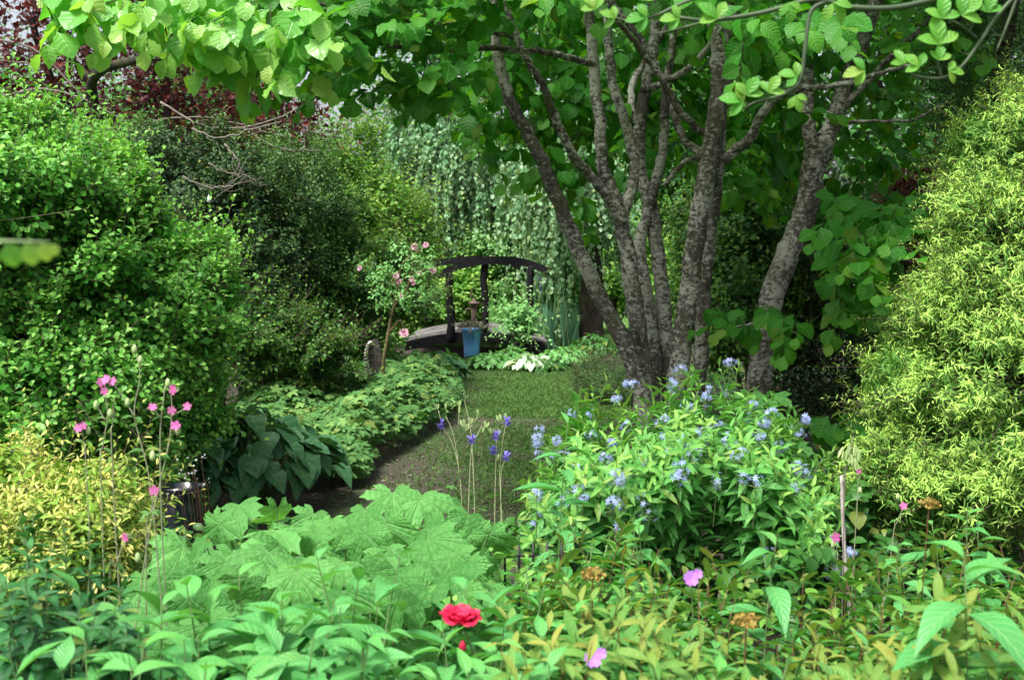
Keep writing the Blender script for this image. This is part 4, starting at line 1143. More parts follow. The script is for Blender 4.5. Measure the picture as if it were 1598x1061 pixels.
# ------------------------------------------------------------------ blue stars in front of the tree
def env(px, xs, ys): return np.interp(px, xs, ys)
AX = [800, 830, 870, 900, 960, 1010, 1060, 1110, 1160, 1220, 1260, 1300, 1350]
AY = [740, 670, 640, 605, 590, 600, 565, 560, 570, 600, 655, 690, 730]
def flower_ball(par, cen, n, rad, fs, T, mat, name='flower_cluster', squash=(1, 1, .9)):
    c = Cloud()
    dd = rndu(n); dd[:, 1] -= 0.5; dd[:, 2] += 0.25; dd = unit(dd)
    ref = unit(rndu(n))
    c.add(T, cen + dd * rad * np.array(squash) * R.uniform(0.4, 1, (n, 1)), np.cross(dd, ref), dd, fs * R.uniform(0.8, 1.15, n))
    return c.build(name, mat, par)
def bluestar(label, x0, x1, n, nf, seed, forced=()):
    global R
    R = np.random.default_rng(seed)
    px = R.uniform(x0, x1, n); d = R.uniform(4.35, 5.5, n)
    py = env(px, AX, AY) + (5.5 - d) * 115 + R.exponential(28, n) - 6
    tops = np.array([P(a, b, c) for a, b, c in zip(px, py, d)])
    base = P((x0 + x1) / 2 * 0.75 + 1050 * 0.25, 800, 5.0); base[2] = 0
    th = stemplant('bluestar', label, 'flowering plant', tops, base, M_AMS, LANCE, 0.115, 28, 0.30, seed=seed, r=0.0026, width=1.0, bend=0.35, basejit=0.10, age_from=0.80)
    R = np.random.default_rng(seed + 1)
    done = []
    for (fx, fy, fd) in forced: done.append(P(fx, fy, fd))
    idx = R.permutation(n)
    for i in idx:
        if len(done) >= nf: break
        q = tops[i] + np.array([R.normal() * 0.02, -0.045, -0.045 - R.random() * 0.05])
        if all(np.linalg.norm(q - k) > 0.09 for k in done): done.append(q)
    cs = Cloud()
    for q in done:
        fo = flower_ball(th, q, int(R.integers(9, 20)), 0.042 * R.uniform(.7, 1.2), 0.0125, STAR, M_BLUE, squash=(R.uniform(.7, 1.3), 1, R.uniform(.6, 1.3))); cs = Cloud()
        dd = rndu(16); dd[:, 2] += .3
        cs.add(STICK, np.repeat(q[None] - np.array([[0, -.02, .03]]), 16, 0), dd, rndu(16), np.stack([np.full(16, .0012), np.full(16, .035), np.full(16, .0012)], 1))
        b = q + np.array([0, .09, -.20]); cs.add(STICK, b, q - b, rndu(1), np.array([[.0018, np.linalg.norm(q - b), .0018]]))
        cs.build('stalk', STEMG, fo)
    return th
bluestar('blue-flowered leafy clump nearest the path, left end of the blue-flowered bed', 815, 950, 70, 20, 121, [(840, 675, 4.8), (838, 690, 4.7), (868, 688, 4.7), (838, 768, 4.3), (900, 770, 4.3)])
bluestar('blue-flowered leafy clump in front of the mottled stems, middle of the blue-flowered bed', 950, 1110, 95, 32, 122, [(985, 600, 5.2), (945, 715, 4.6), (1060, 575, 5.3), (1075, 635, 4.9), (1050, 600, 5.2)])
bluestar('blue-flowered leafy clump in front of the leaning trunk, right end of the blue-flowered bed', 1105, 1330, 105, 30, 123, [(1192, 660, 4.8), (1202, 645, 4.8), (1186, 682, 4.75), (1258, 655, 4.8), (1140, 565, 5.3), (1060, 745, 4.4), (1120, 750, 4.4)])

# ------------------------------------------------------------------ palmate foliage plants
def palmate(name, label, xs, ys, depth, n, rad, seed, tilt=0.5, mat=M_KIR, px0=None, px1=None, basepx=None, spreadd=150):
    global R
    R = np.random.default_rng(seed)
    px = R.uniform(xs[0], xs[-1], n); u = R.random(n)
    d = depth[1] + (depth[0] - depth[1]) * u
    py = np.interp(px, xs, ys) + u * spreadd + R.exponential(26, n)
    q = np.array([P(a, b, c) for a, b, c in zip(px, py, d)])
    # keep leaves apart
    keep = []
    for i in range(n):
        if all(np.linalg.norm(q[i] - q[j]) > rad * 0.86 for j in keep): keep.append(i)
    q = q[keep]; m = len(q)
    base = np.array([q[:, 0].mean(), q[:, 1].mean() + .1, 0])
    th = thing(name, label, 'plant', base)
    ld = unit(np.array([0, -0.85, -0.55]) + np.stack([(q[:, 0] - base[0]) * 1.2, np.zeros(m), np.zeros(m)], 1) + R.normal(0, 0.45, (m, 3)))
    zh = unit(np.array([0, -0.45, 1.0]) + R.normal(0, 0.38, (m, 3)))
    cl = Cloud(); cs = Cloud()
    sz = rad * R.uniform(0.65, 1.2, m)
    for t, TT in enumerate((PALM, PALMB)):
        k = (np.arange(m) % 2) == t
        cl.add(TT, q[k], ld[k], zh[k], sz[k], bend=R.uniform(0.3, 0.95, k.sum()))
    b = base + np.stack([(q[:, 0] - base[0]) * 0.5, (q[:, 1] - base[1]) * 0.5, np.zeros(m)], 1) + np.concatenate([R.normal(0, .05, (m, 2)), np.zeros((m, 1))], 1)
    mid = b * 0.35 + q * 0.65 + np.array([0, .03, .05])
    for a0, a1 in ((b, mid), (mid, q)):
        dd = a1 - a0; ln = np.linalg.norm(dd, axis=1)
        cs.add(STICK, a0, dd, rndu(m), np.stack([np.full(m, .0035), ln, np.full(m, .0035)], 1))
    cl.build('foliage', mat, th); cs.build('stem', STEMG, th)
    return th
PALMB = T_palm(5, 0.38, 130, 0.08, 0.20, 0.8)
palmate('palmate_plant', 'spreading plant of big pale green maple-shaped leaves in the left foreground', [225, 260, 300, 350, 430, 480, 540, 600, 660, 720, 765], [880, 850, 810, 782, 772, 785, 775, 762, 765, 768, 800],
        (2.8, 3.9), 520, 0.118, 131, spreadd=135)
palmate('palmate_plant', 'pale green lobed plant standing behind the right end of the blue flowers', [1120, 1160, 1200, 1245], [620, 605, 600, 640], (5.7, 6.1), 60, 0.12, 132, spreadd=60)

# ------------------------------------------------------------------ golden spireas and leafy stems, lower left
shrub('golden_spirea', 'yellow and cream tipped spirea beside the dark glazed jar', 'shrub',
      [(100, 850, 4.1, 120, 85, 0.42), (165, 835, 4.0, 50, 75, 0.3), (10, 790, 4.2, 55, 80, 0.35), (120, 790, 4.1, 60, 50, .3)], 1100, 10, ELL, 0.043, M_YEL, L=0.13, seed=141, clumps=110, rough=0.14, inner=0.35, up=0.7, stick_r=0.0012, trunk_r=0.008)
def clump(name, label, xs, ys, dr, n, T, ll, K, mat, seed, cat='plant', s0=0.35, width=1.0, opp='opp', spread_py=120, basez=None, bend=0.5, r=0.004, stem=STEMG, age_from=0.86, jit=12, forced=(), bow=0.1, prof=None, basef=0.6, spread=1.3):
    global R
    R = np.random.default_rng(seed)
    px = R.uniform(xs[0], xs[-1], n); u = R.random(n)
    d = dr[1] + (dr[0] - dr[1]) * u
    py = np.interp(px, xs, ys) + u * spread_py + R.exponential(jit, n)
    tops = [P(a, b, c) for a, b, c in zip(px, py, d)] + [P(*q) for q in forced]
    tops = np.array(tops)
    ctr = tops.mean(0)
    base = ctr + (tops - ctr) * basef; base[:, 2] = 0
    base[:, :2] += R.normal(0, 0.03, (len(tops), 2))
    th = thing(name, label, cat, (ctr[0], ctr[1], 0))
    stemplant(name, label, cat, tops, base, mat, T, ll, K, s0, seed=seed, r=r, width=width, bend=bend, opp=opp, stem=stem, age_from=age_from, parent=th, bow=bow, prof=prof, spread=spread)
    return th
clump('lily_stems', 'dark green narrow-leaved stems in the lower left corner', [-20, 30, 60, 110, 150, 240], [800, 775, 770, 800, 830, 880], (2.0, 2.7), 22, LANCE, 0.095, 44, M_LILY, 142, opp='spiral', width=1.1, spread_py=130, s0=0.4)
clump('phlox', 'broad-leaved green stems filling the bottom left corner', [-30, 60, 120, 260, 330], [960, 960, 930, 900, 930], (1.75, 2.3), 12, PHLOX, 0.175, 12, M_PHLOX, 143, spread_py=120, s0=0.45, width=1.25, forced=[(125, 925, 2.2), (290, 905, 2.35)])
clump('phlox', 'pointed-leaf green stems left of the red rose', [360, 430, 490, 560, 620], [960, 930, 890, 900, 930], (1.95, 2.6), 20, PHLOX, 0.165, 14, M_PHLOX, 144, spread_py=120, s0=0.4, width=1.15, forced=[(492, 862, 2.45), (372, 890, 2.45), (560, 900, 2.45), (440, 930, 2.3), (625, 862, 2.7)])
clump('phlox', 'pointed-leaf green stems directly behind and below the red rose', [620, 700, 800, 880], [960, 940, 900, 900], (2.1, 2.75), 18, PHLOX, 0.155, 14, M_PHLOX, 145, spread_py=130, s0=0.4, forced=[(725, 915, 2.62), (820, 880, 2.8)])
clump('phlox', 'tall single green stem rising in front of the left end of the blue flowers', [870, 890], [655, 655], (3.6, 3.7), 1, PHLOX, 0.15, 18, M_PHLOX, 146, spread_py=10, s0=0.3, jit=2)
clump('phlox', 'bright green stem with a tuft of upright leaves right of the foreground middle', [1190, 1215], [815, 815], (2.9, 3.0), 1, PHLOX, 0.155, 14, M_PHLOX, 147, spread_py=10, s0=0.45, jit=2)
clump('phlox', 'large dark green leafy stem in the lower right', [1495, 1510], [850, 855], (2.15, 2.2), 1, PHLOX, 0.19, 14, M_PHLOX, 148, spread_py=10, s0=0.45, jit=2, width=1.1)
clump('phlox', 'two leafy stems among the spirea left of the lower middle', [980, 1040], [800, 790], (3.0, 3.1), 2, PHLOX, 0.12, 16, M_PHLOX, 149, spread_py=20, s0=0.4, jit=2)
clump('phlox', 'pale green stems at the foot of the golden conifer', [1400, 1480, 1560], [800, 760, 800], (3.3, 3.6), 5, PHLOX, 0.12, 16, M_PHLOX, 150, spread_py=60, s0=0.4, jit=10)

# ------------------------------------------------------------------ foreground spireas
def spirea(label, x0, x1, ys, n, seed, heads, dr=(2.0, 3.2)):
    th = clump('spirea', label, [x0, (x0 + x1) / 2, x1], ys, dr, n, ELL, 0.092, 20, M_SPIR, seed, 'shrub', s0=0.42, opp='spiral', stem=STEMR, r=0.0028, spread_py=210, age_from=0.80, jit=30, bow=0.3, bend=0.35, basef=0.5,
               prof=([0, 0.4, 0.7, 0.92, 1], [0.6, 0.9, 1.1, 0.9, 0.5]))
    for (hx, hy, hd) in heads:
        q = P(hx, hy, hd)
        c = Cloud(); n_ = 70; dd = rndu(n_)
        pp = q + dd * np.array([.034, .034, .014]) * R.uniform(.3, 1, (n_, 1))
        c.add(CUPF, pp, dd, rndu(n_), 0.005); c.build('seed_head', M_ORG, th)
        c = Cloud(); b = q + np.array([0, .04, -.3]); tube(c, [b, q], 0.002, 5); c.build('stem', STEMR, th)
spirea('spirea with orange-tipped leaves just right of the red rose', 760, 980, [850, 830, 780], 46, 161, [(925, 895, 2.6)])
spirea('green and amber spirea at the bottom middle right', 960, 1180, [780, 830, 880], 50, 162, [(1165, 968, 2.4)])
spirea('amber-leaved spirea right of the pale weathered stick', 1180, 1400, [890, 870, 850], 52, 163, [])
spirea('yellow-orange tipped spirea in the bottom right corner', 1390, 1640, [850, 820, 830], 56, 164, [(1450, 785, 3.2)], (1.9, 3.2))
clump('bellflower', 'low mixed green leaves between the spirea and the pale palmate plant', [640, 760, 900, 1000], [860, 850, 830, 830], (2.8, 3.6), 40, OVAL, 0.06, 26, M_AMS, 165, spread_py=80, s0=0.2, opp='spiral')
clump('leafy_perennial', 'green leafy plant filling the gap between the blue flowers and the golden conifer', [1260, 1310, 1380], [700, 690, 650], (4.6, 5.6), 34, ROUND, 0.075, 22, M_MID, 166, spread_py=90, s0=0.2, opp='spiral')
cover('ground_cover', 'low green leaves covering the bare soil under the foreground plants', 'ground cover', [(2.0, -200, 1900), (4.6, -100, 1700)], 9000, OVAL, 0.07, M_MID, lambda d: 0.42 + 0 * d, 167, 2.2, 5.2)

# ------------------------------------------------------------------ individual flowers
def stemline(c, pl, r0, r1=None):
    tube(c, [np.asarray(q, float) for q in pl], [r0, r1 or r0 * .7], 6, 0.0, 5)
def ground_pt(q, dx=0.0, dy=0.05):
    return np.array([q[0] + dx, q[1] + dy, 0.0])
def campion(label, d, stems, flowers, buds, leaves, seed, mat=M_PINK, fr=0.0130):
    """stems: lists of pixels (the first continues to the soil); flowers / buds: pixels"""
    global R
    R = np.random.default_rng(seed)
    b = ground_pt(P(*stems[0][0], d), 0.02)
    th = thing('campion', label, 'flower', b)
    c = Cloud()
    for k, sl in enumerate(stems):
        pl = [P(x, y, d) for x, y in sl]
        if k == 0 or sl[0][1] > 690: pl = [ground_pt(pl[0], (pl[0][0] - pl[1][0]) * 2 + k * .01)] + pl
        c = Cloud(); stemline(c, pl, 0.0020, 0.0013)
        c.build('stem', simple('hairy_stem', (0.16, 0.20, 0.09), (0.26, 0.26, 0.17), 0.8, 30), th)
    for x, y in flowers:
        q = P(x, y, d - .02); n = unit(np.array([R.normal() * .35, -1, .25 + R.normal() * .25]))
        c = Cloud(); c.add(CAMP, q, np.cross(n, rndu(1)[0]), n, fr * R.uniform(.85, 1.1))
        o = c.build('flower', mat, th)
        c = Cloud(); c.add(OVAL, np.repeat(q[None], 6, 0), -n + rndu(6) * .25, rndu(6), 0.020); 
        c.build('calyx', M_BUD, o)
    for x, y in buds:
        q = P(x, y, d)
        c = Cloud(); lathe(c, q[0], q[1], [(.001, q[2] - .012), (.006, q[2] - .008), (.0075, q[2]), (.005, q[2] + .009), (.001, q[2] + .013)], 10); c.build('bud', M_BUD, th)
    c = Cloud()
    for x, y, l in leaves:
        q = P(x, y, d)
        for sgn in (-1, 1): c.add(OVAL, q, np.array([sgn, -.3 + R.normal() * .3, .35 + R.normal() * .3]), np.array([0, -.2, 1]), np.array([[l * .8, l, l]]), bend=.5)
    c.build('foliage', M_GERA, th)
campion('pink campion with the tallest bare bud, its flowers held up to the left', 3.0, [[(245, 860), (232, 740), (210, 650), (217, 600), (218, 575), (210, 548)], [(210, 650), (195, 625), (178, 600)]],
        [(176, 595), (165, 592)], [(210, 545), (219, 562), (199, 628)], [(215, 582, .022), (210, 652, .035), (225, 705, .05)], 171)
campion('pink campion with one half-open bloom on the stem furthest left', 3.05, [[(158, 760), (160, 700), (168, 650), (164, 612)], [(166, 660), (155, 640), (148, 632)], [(176, 740), (176, 660), (178, 620)]],
        [(163, 610), (158, 596)], [(150, 632), (172, 645)], [(166, 655, .03), (160, 700, .03)], 172)
campion('pink campion carrying a loose group of five open flowers', 2.95, [[(225, 880), (262, 700), (268, 640), (266, 605)], [(254, 850), (250, 700), (252, 650), (258, 602)], [(266, 650), (285, 640), (292, 636)], [(252, 652), (240, 640)]],
        [(270, 608), (238, 635), (268, 640), (292, 634), (274, 664)], [(262, 598), (238, 710), (278, 672)], [(252, 652, .03), (250, 712, .035), (272, 690, .03), (235, 800, .04)], 173)
campion('pink campion flower low in front of the glazed jar', 2.9, [[(228, 860), (236, 800), (240, 768)]], [(240, 765)], [(238, 712)], [(232, 800, .03)], 174)
campion('single pink campion in front of the golden spirea', 2.6, [[(170, 930), (182, 880), (194, 842)]], [(195, 838)], [(215, 870)], [(180, 880, .03)], 175)
campion('faded pink campion at the top of the golden spirea', 3.3, [[(135, 740), (132, 700), (128, 670)]], [(130, 664), (122, 668)], [(138, 672)], [(130, 690, .03)], 176)
campion('deep pink campion at the edge of the golden conifer, highest on the right', 4.1, [[(1335, 830), (1338, 780), (1340, 740)]], [(1340, 735)], [(1342, 765)], [(1338, 780, .03)], 177)
campion('pink campion in front of the lower golden conifer', 3.9, [[(1392, 850), (1400, 815), (1409, 793)]], [(1410, 789)], [(1401, 775)], [(1400, 812, .03)], 178)
campion('small bright pink campion low beside the pale weathered stick', 3.9, [[(1306, 890), (1306, 860), (1304, 842)]], [(1304, 838)], [(1300, 850)], [(1306, 860, .025)], 179, fr=0.017)

def columbine(label, d, stems, flowers, buds, seed):
    global R
    R = np.random.default_rng(seed)
    b = ground_pt(P(*stems[0][0], d))
    th = thing('columbine', label, 'flower', b)
    c = Cloud()
    for sl in stems:
        pl = [P(x, y, d) for x, y in sl]
        if sl[0][1] > 780: pl = [ground_pt(pl[0])] + pl
        c = Cloud(); stemline(c, pl, 0.0018, 0.0012)
        c.build('stem', simple('pale_stem', (0.25, 0.30, 0.13), (0.36, 0.36, 0.22), 0.8, 30), th)
    for x, y in flowers:
        q = P(x, y, d - .02); c = Cloud(); n = unit(np.array([R.normal() * .3, -.7, -.6]))
        y0 = np.cross(n, np.array([1.0, .2, .1]))
        c.add(STAR, q, y0, n, np.array([[.021, .021, .016]]))
        c.add(CUPF, q, y0, n, np.array([[.014, .014, .018]]))
        k = rndu(5); k[:, 2] = np.abs(k[:, 2]) + .6; c.add(NEEDLE, np.repeat(q[None], 5, 0), k, rndu(5), .028)
        c.build('flower', M_VIOL, th)
    for x, y in buds:
        q = P(x, y, d); c = Cloud(); k = R.normal(0, .22, (5, 3)) + np.array([0, 0, 1]); c.add(OVAL, np.repeat(q[None] - np.array([[0, 0, .02]]), 5, 0), k, rndu(5), np.repeat(np.array([[.017, .032, .015]]), 5, 0)); c.build('bud', M_BUD, th)
    c = Cloud()
    for k in range(10):
        q = P(*stems[0][0], d) + R.normal(size=3) * .07; c.add(PALM2, q, rndu(1), np.array([0, -.3, 1]), .035)
    c.build('foliage', M_GERA, th)
columbine('columbine with one hanging violet flower, left of the others', 4.6, [[(722, 850), (718, 745), (705, 690), (692, 668), (684, 640)], [(718, 745), (708, 680), (696, 650)]], [(688, 662)], [(681, 632), (695, 632)], 181)
columbine('pale columbine gone to many cream-green pods, tallest of the columbines', 4.5, [[(742, 850), (738, 720), (734, 668), (726, 630), (724, 612)], [(734, 668), (745, 650), (746, 645)], [(734, 668), (722, 660)], [(734, 700), (748, 672), (752, 664)], [(716, 665), (716, 640)], [(730, 850), (733, 740), (736, 700)]],
          [(737, 685)], [(724, 616), (717, 628), (718, 637), (734, 655), (728, 664), (746, 642), (752, 668), (722, 658), (758, 660), (767, 670)], 182)
columbine('columbine with four violet-blue flowers next to the blue-flowered bed', 4.55, [[(772, 850), (773, 745), (775, 680), (768, 668)], [(785, 850), (780, 740), (786, 680), (790, 660)], [(782, 830), (782, 740), (790, 715)]], [(775, 680), (790, 658), (790, 712), (770, 702)], [(789, 648), (779, 650), (779, 672), (776, 712)], 183)

# red rose
def rosepetal():
    V = []; f = []; n = 6
    for i in range(n + 1):
        v = i / n
        wd = 0.62 * math.sin(math.pi * min(1, v * 0.62 + 0.12)) ** 0.8
        for j in range(7):
            u = j / 3 - 1
            ruf = 0.05 * math.sin(j * 2.3 + 1.0) * v
            V.append((u * wd, v * (1 - 0.10 * u * u) + ruf, 0.45 * v * v * (1 - .3 * v) + 0.22 * u * u * v - (0.25 * max(0, v - .8) / .2) + ruf))
    for i in range(n):
        for j in range(6):
            a = i * 7 + j; f.append((a, a + 1, a + 8, a + 7))
    return tpl(V, f)
ROSEP = rosepetal()
def rose_bloom(par, cen, r, mat, axis, name='flower', seed=1, rings=((6, 0.10, 1.0), (6, 0.5, .85), (5, 1.1, .65), (4, 2.2, .42))):
    global R
    R = np.random.default_rng(seed)
    ax = unit(np.array(axis, float)); X = unit(np.cross(ax, [0.2, .1, 1.0])); Y = np.cross(ax, X)
    c = Cloud()
    for n, up, s_ in rings:
        a0 = R.random() * 6
        for k in range(n):
            an = a0 + 2 * math.pi * k / n + R.normal() * .12
            rad = math.cos(an) * X + math.sin(an) * Y
            yd = unit(rad + ax * up); zh = unit(ax - rad * up)
            c.add(ROSEP, cen + rad * r * .06, yd, zh, r * s_ * R.uniform(.9, 1.1))
    return c.build(name, mat, par)
def red_rose():
    d = 2.55
    q = P(718, 966, d)
    th = thing('red_rose', 'red rose in full bloom with one bud below it in the bottom foreground', 'flower', ground_pt(q))
    rose_bloom(th, q - np.array([0, 0, .010]), .047, M_REDP, (0.08, -.12, 1.0), seed=3, rings=((6, .25, 1.0), (6, .7, .85), (5, 1.3, .68), (4, 2.2, .5), (3, 4, .36)))
    c = Cloud(); c.add(OVAL, np.repeat((q - np.array([0, 0, .012]))[None], 5, 0), rndu(5) - np.array([0, 0, .6]), rndu(5), .025); c.build('sepal', M_GERA, th)
    c = Cloud(); stemline(c, [ground_pt(q, .06), P(748, 1060, d), P(738, 1020, d), P(728, 990, d), q - np.array([0, 0, .01])], .0028, .002)
    stemline(c, [P(746, 1050, d), P(735, 1030, d), P(724, 1018, d)], .002, .0015); c.build('stem', STEMG, th)
    b = P(722, 1009, d - .02); c = Cloud()
    lathe(c, b[0], b[1], [(.001, b[2] - .016), (.007, b[2] - .010), (.009, b[2]), (.006, b[2] + .009), (.001, b[2] + .017)], 12); o = c.build('bud', M_REDP, th)
    c = Cloud(); c.add(OVAL, np.repeat((b - np.array([0, 0, .018]))[None], 5, 0), rndu(5) * .4 + np.array([0, 0, 1]), rndu(5), .024); c.build('sepal', M_GERA, o)
    c = Cloud()
    for x, y in ((745, 1035), (735, 1045), (752, 1000), (742, 985)):
        for k in range(3): c.add(BROAD, P(x, y, d), rndu(1) * .8 + np.array([[0, -.3, .2]]), np.array([0, -.3, 1]), .035, bend=.4)
    c.build('foliage', M_PHLOX, th)
red_rose()

def cranesbill(label, px, py, d, seed):
    global R
    R = np.random.default_rng(seed)
    q = P(px, py, d); th = thing('cranesbill', label, 'flower', ground_pt(q))
    c = Cloud(); n = unit(np.array([.1, -.8, .5])); c.add(GERAN, q, np.cross(n, [1, .2, 0]), n, .018); c.add(GERAN, q + np.array([.016, .008, .008]), np.cross(n, [1, .5, 0]), n, .012); c.build('flower', M_LILAC, th)
    c = Cloud(); stemline(c, [ground_pt(q, .03), q + np.array([.01, .02, -.15]), q], .0016); c.build('stem', STEMG, th)
cranesbill('open lilac cranesbill flower at the bottom edge', 925, 1028, 2.2, 191)
cranesbill('small lilac cranesbill flower among the spirea stems', 1078, 903, 2.5, 192)

# climbing pink rose by the notched plaque
def pink_rose():
    global R
    R = np.random.default_rng(195)
    d = 11.6
    b = P(596, 590, d); b[2] = 0
    th = thing('pink_rose_bush', 'leggy rose with a mossy slanted stem and pale pink blooms left of the bridge', 'rose', b)
    c = Cloud()
    tube(c, [b, P(598, 570, d), P(606, 520, d), P(616, 470, d), P(622, 440, d)], [PX(3.2, d), PX(2, d)], 7, .1)
    for l in ([(614, 480), (635, 450), (640, 430), (650, 395)], [(620, 445), (610, 430), (595, 420)], [(622, 440), (650, 425), (680, 420)], [(606, 520), (625, 500), (630, 522)], [(622, 440), (630, 410), (665, 385)]):
        tube(c, pts([(x, y, d) for x, y in l]), [PX(2, d), PX(1, d)], 5)
    c.build('stem', simple('mossy_stem', (0.06, 0.045, 0.02), (0.16, 0.13, 0.05), .9, 30, .4), th)
    for k, (x, y, r) in enumerate([(647, 386, 7), (665, 383, 6), (618, 431, 6), (624, 440, 6), (642, 436, 6), (646, 442, 5), (655, 426, 5), (675, 422, 7), (631, 520, 9), (562, 419, 5), (626, 461, 5)]):
        rose_bloom(th, P(x, y, d - .1), PX(r * .8, d), M_ROSEP, (R.normal() * .3, -1, .3), seed=300 + k, rings=((6, .3, 1), (5, 1.0, .75), (4, 2.2, .5)))
    cl = Cloud(); n = 130
    px, py = R.uniform(575, 675, n), R.uniform(385, 480, n)
    p = np.array([P(a_, b_, d + R.normal() * .12) for a_, b_ in zip(px, py)])
    grow(cl, None, p, rndu(n), .12, 6, OVAL, .045, flat=1, age_tip=.5)
    cl.build('foliage', M_FERN, th)
pink_rose()

# hanging seed pods
R = np.random.default_rng(198)
th = thing('seed_pods', 'thin brown stem with drooping pale green seed pods beside the golden conifer', 'flower', ground_pt(P(1325, 760, 4.2)))
c = Cloud(); stemline(c, [ground_pt(P(1325, 760, 4.2)), P(1318, 760, 4.2), P(1322, 730, 4.2), P(1328, 700, 4.2), P(1332, 680, 4.2)], .0025); c.build('stem', TWIGP, th)
for x, y in ((1322, 700), (1328, 706), (1334, 712), (1326, 690), (1340, 700), (1316, 696), (1336, 692)):
    q = P(x, y, 4.18); c = Cloud(); k = R.normal(0, .18, (5, 3)) + np.array([0, 0, -1]); c.add(OVAL, np.repeat(q[None], 5, 0), k, rndu(5), np.repeat(np.array([[.02, .05, .02]]), 5, 0)); c.build('seed_pod', M_BUD, th)

# tiny pale flowers in front of the jar
R = np.random.default_rng(199)
th = thing('foam_flower', 'wiry stems with tiny cream flowers in front of the glazed jar', 'flower', ground_pt(P(290, 820, 4.4)))
c = Cloud(); cf = []
for x, y in ((276, 716), (298, 718), (302, 732), (314, 714), (320, 748), (312, 754), (292, 736), (286, 740), (304, 742), (272, 766)):
    q = P(x, y, 4.4); stemline(c, [ground_pt(P(320 + (x - 290) * .3, 850, 4.4)), P(300 + (x - 290) * .9, 790, 4.4), q], .0007)
    k = Cloud(); k.add(STAR, q + R.normal(0, .008, (4, 3)), rndu(4), rndu(4), .005); cf.append(k)
c.build('stem', STEMR, th)
for k in cf: k.build('flower', M_WHITE, th)

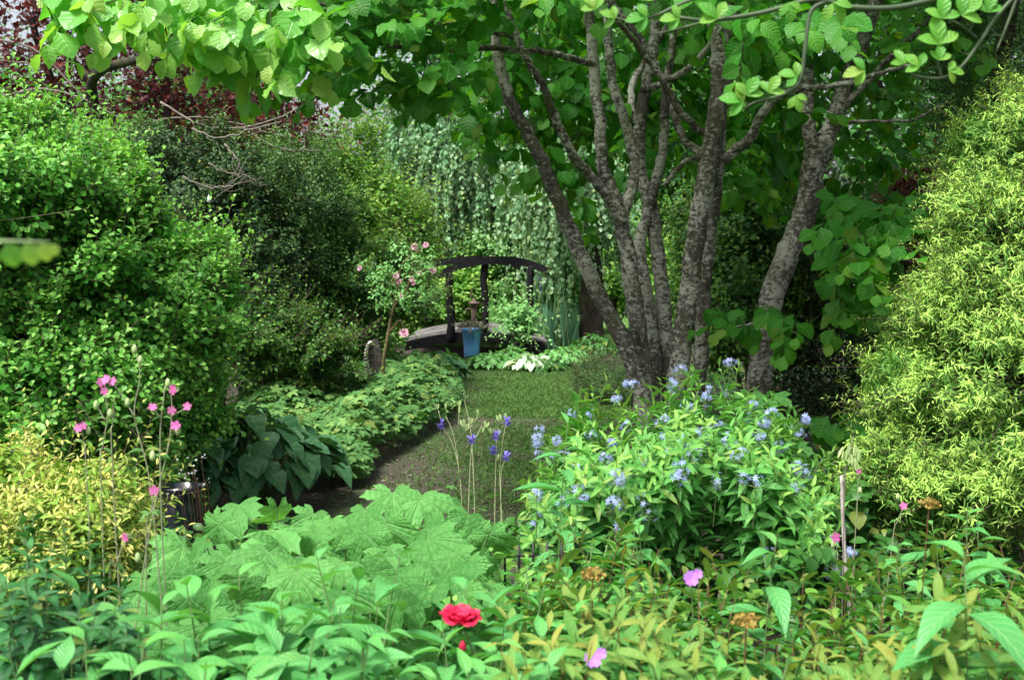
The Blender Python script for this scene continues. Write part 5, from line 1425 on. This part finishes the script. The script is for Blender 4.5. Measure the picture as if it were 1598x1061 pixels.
# ------------------------------------------------------------------ thorny branch at the upper right, blurred leaves at the left
TRI = T_leaf([0.12, 0.22, 0.28, 0.26, 0.16], fold=0.3)
def thorny():
    global R
    R = np.random.default_rng(201)
    d = 2.5
    b = np.array([P(1800, 500, d)[0], d, 0.0])
    th = thing('thorny_citrus', 'thorny green branches with three-part leaves reaching in at the upper right', 'shrub', b)
    M = simple('green_twig', (0.02, 0.045, 0.014), (0.06, 0.10, 0.035), .6, 12)
    c = Cloud(); ct = c
    lines = [[b, P(1830, 600, d + .1), P(1780, 300, d), P(1790, 60, d), P(1700, -60, d)],
             [P(1785, 40, d), P(1600, -25, d), P(1480, -5, d), P(1400, 12, d), P(1330, 12, d), P(1270, 0, d), P(1190, 20, d), P(1110, 32, d), P(1060, 28, d)],
             [P(1290, 2, d), P(1265, 20, d), P(1256, 80, d), P(1248, 128, d), P(1222, 148, d), P(1180, 160, d), P(1160, 170, d)],
             [P(1110, 32, d), P(1040, 50, d), P(1012, 54, d)], [P(1200, -30, d), P(1080, 0, d), P(1020, 26, d), P(975, 32, d), P(935, 16, d)],
             [P(1640, -60, d), P(1565, 15, d), P(1530, 65, d), P(1500, 105, d), P(1470, 122, d), P(1425, 118, d), P(1405, 100, d)], [P(1600, -40, d), P(1575, 30, d), P(1555, 80, d)],
             [P(1525, 60, d), P(1500, 40, d), P(1465, 25, d)], [P(1470, 122, d), P(1462, 90, d), P(1465, 55, d)]]
    rr = [(.018, .009), (.008, .004), (.005, .003), (.003, .002), (.004, .002), (.005, .0025), (.004, .002), (.003, .002), (.003, .002)]
    for l, (r0, r1) in zip(lines, rr):
        q, _ = tube(c, l, [r0, r1], 8, 0.02)
        if r0 > .02: continue
        for k in range(3, len(q) - 1, 6):
            t = unit(q[k + 1] - q[k]); n = unit(np.cross(t, [0, 1, 0]) * (1 if R.random() < .4 else -1) + t * .3)
            ct.add(T_stick(5, 0.1), q[k], n, rndu(1), np.array([[.0022, R.uniform(.02, .038), .0022]]))
    c.build('branch', M, th)
    cl = Cloud()
    def tri(x, y, s, up):
        q = P(x, y, d - .02)
        for a in (-55, 0, 55):
            an = math.radians(a + up + R.normal() * 6)
            cl.add(TRI, q, np.array([math.sin(an), -.25 + R.normal() * .1, math.cos(an)]), np.array([0, -.9, .5]), s * (1.1 if a == 0 else .85), age=R.random() * .5, bend=.35)
    for x, y, s, up in ((1465, 70, .06, 0), (1465, 95, .035, 10), (1435, 105, .04, -40), (1410, 100, .035, -20), (1470, 30, .05, 10), (1500, 25, .055, 40), (1540, 20, .045, 10), (1480, 112, .035, 80), (1160, 160, .05, -70), (1165, 150, .045, 20),
                        (1200, 145, .04, 30), (1245, 120, .04, -60), (1120, 30, .05, -30), (1060, 30, .04, -80), (1010, 28, .045, -90), (960, 30, .035, -60), (930, 15, .04, -30), (1000, 0, .04, 20), (1230, 5, .04, 160), (1300, 5, .05, 150), (1350, 110, .045, -95), (1240, 150, .035, 150)):
        tri(x, y, s, up)
    cl.build('foliage', M_TRIF, th)
thorny()
def blurleaf():
    global R
    R = np.random.default_rng(202)
    d = 1.0
    b = np.array([P(-260, 400, d)[0], d, 0.0])
    th = thing('near_twig', 'out of focus yellow-green leaf spray close to the lens at the left edge', 'plant', b)
    c = Cloud(); tube(c, [b, P(-240, 480, d), P(-120, 390, d), P(-20, 378, d), P(80, 378, d)], [.006, .0008], 6); c.build('stem', STEMG, th)
    cl = Cloud()
    for x, y, l, ag in ((-25, 378, .022, 0), (12, 376, .022, .1), (42, 375, .021, .5), (66, 376, .017, .9), (82, 380, .010, 1.0)):
        cl.add(BROAD, P(x, y, d), np.array([.25, .1, -1.0]), np.array([.35, -.9, .2]), l * 1.15, age=ag, bend=.3)
    cl.build('foliage', M_TREEL, th)
blurleaf()

clump('phlox', 'large broad-leaved stems standing in front of the pale palmate plant', [230, 420, 600], [930, 890, 900], (2.2, 2.5), 6, PHLOX, 0.20, 14, M_PHLOX, 152, spread_py=60, s0=0.45, width=1.2)
clump('phlox', 'bright green stems with broad leaves among the spirea at the bottom right of centre', [880, 1000, 1200, 1380], [940, 960, 980, 960], (2.0, 2.5), 12, PHLOX, 0.13, 14, M_PHLOX, 151, spread_py=110, s0=0.4)
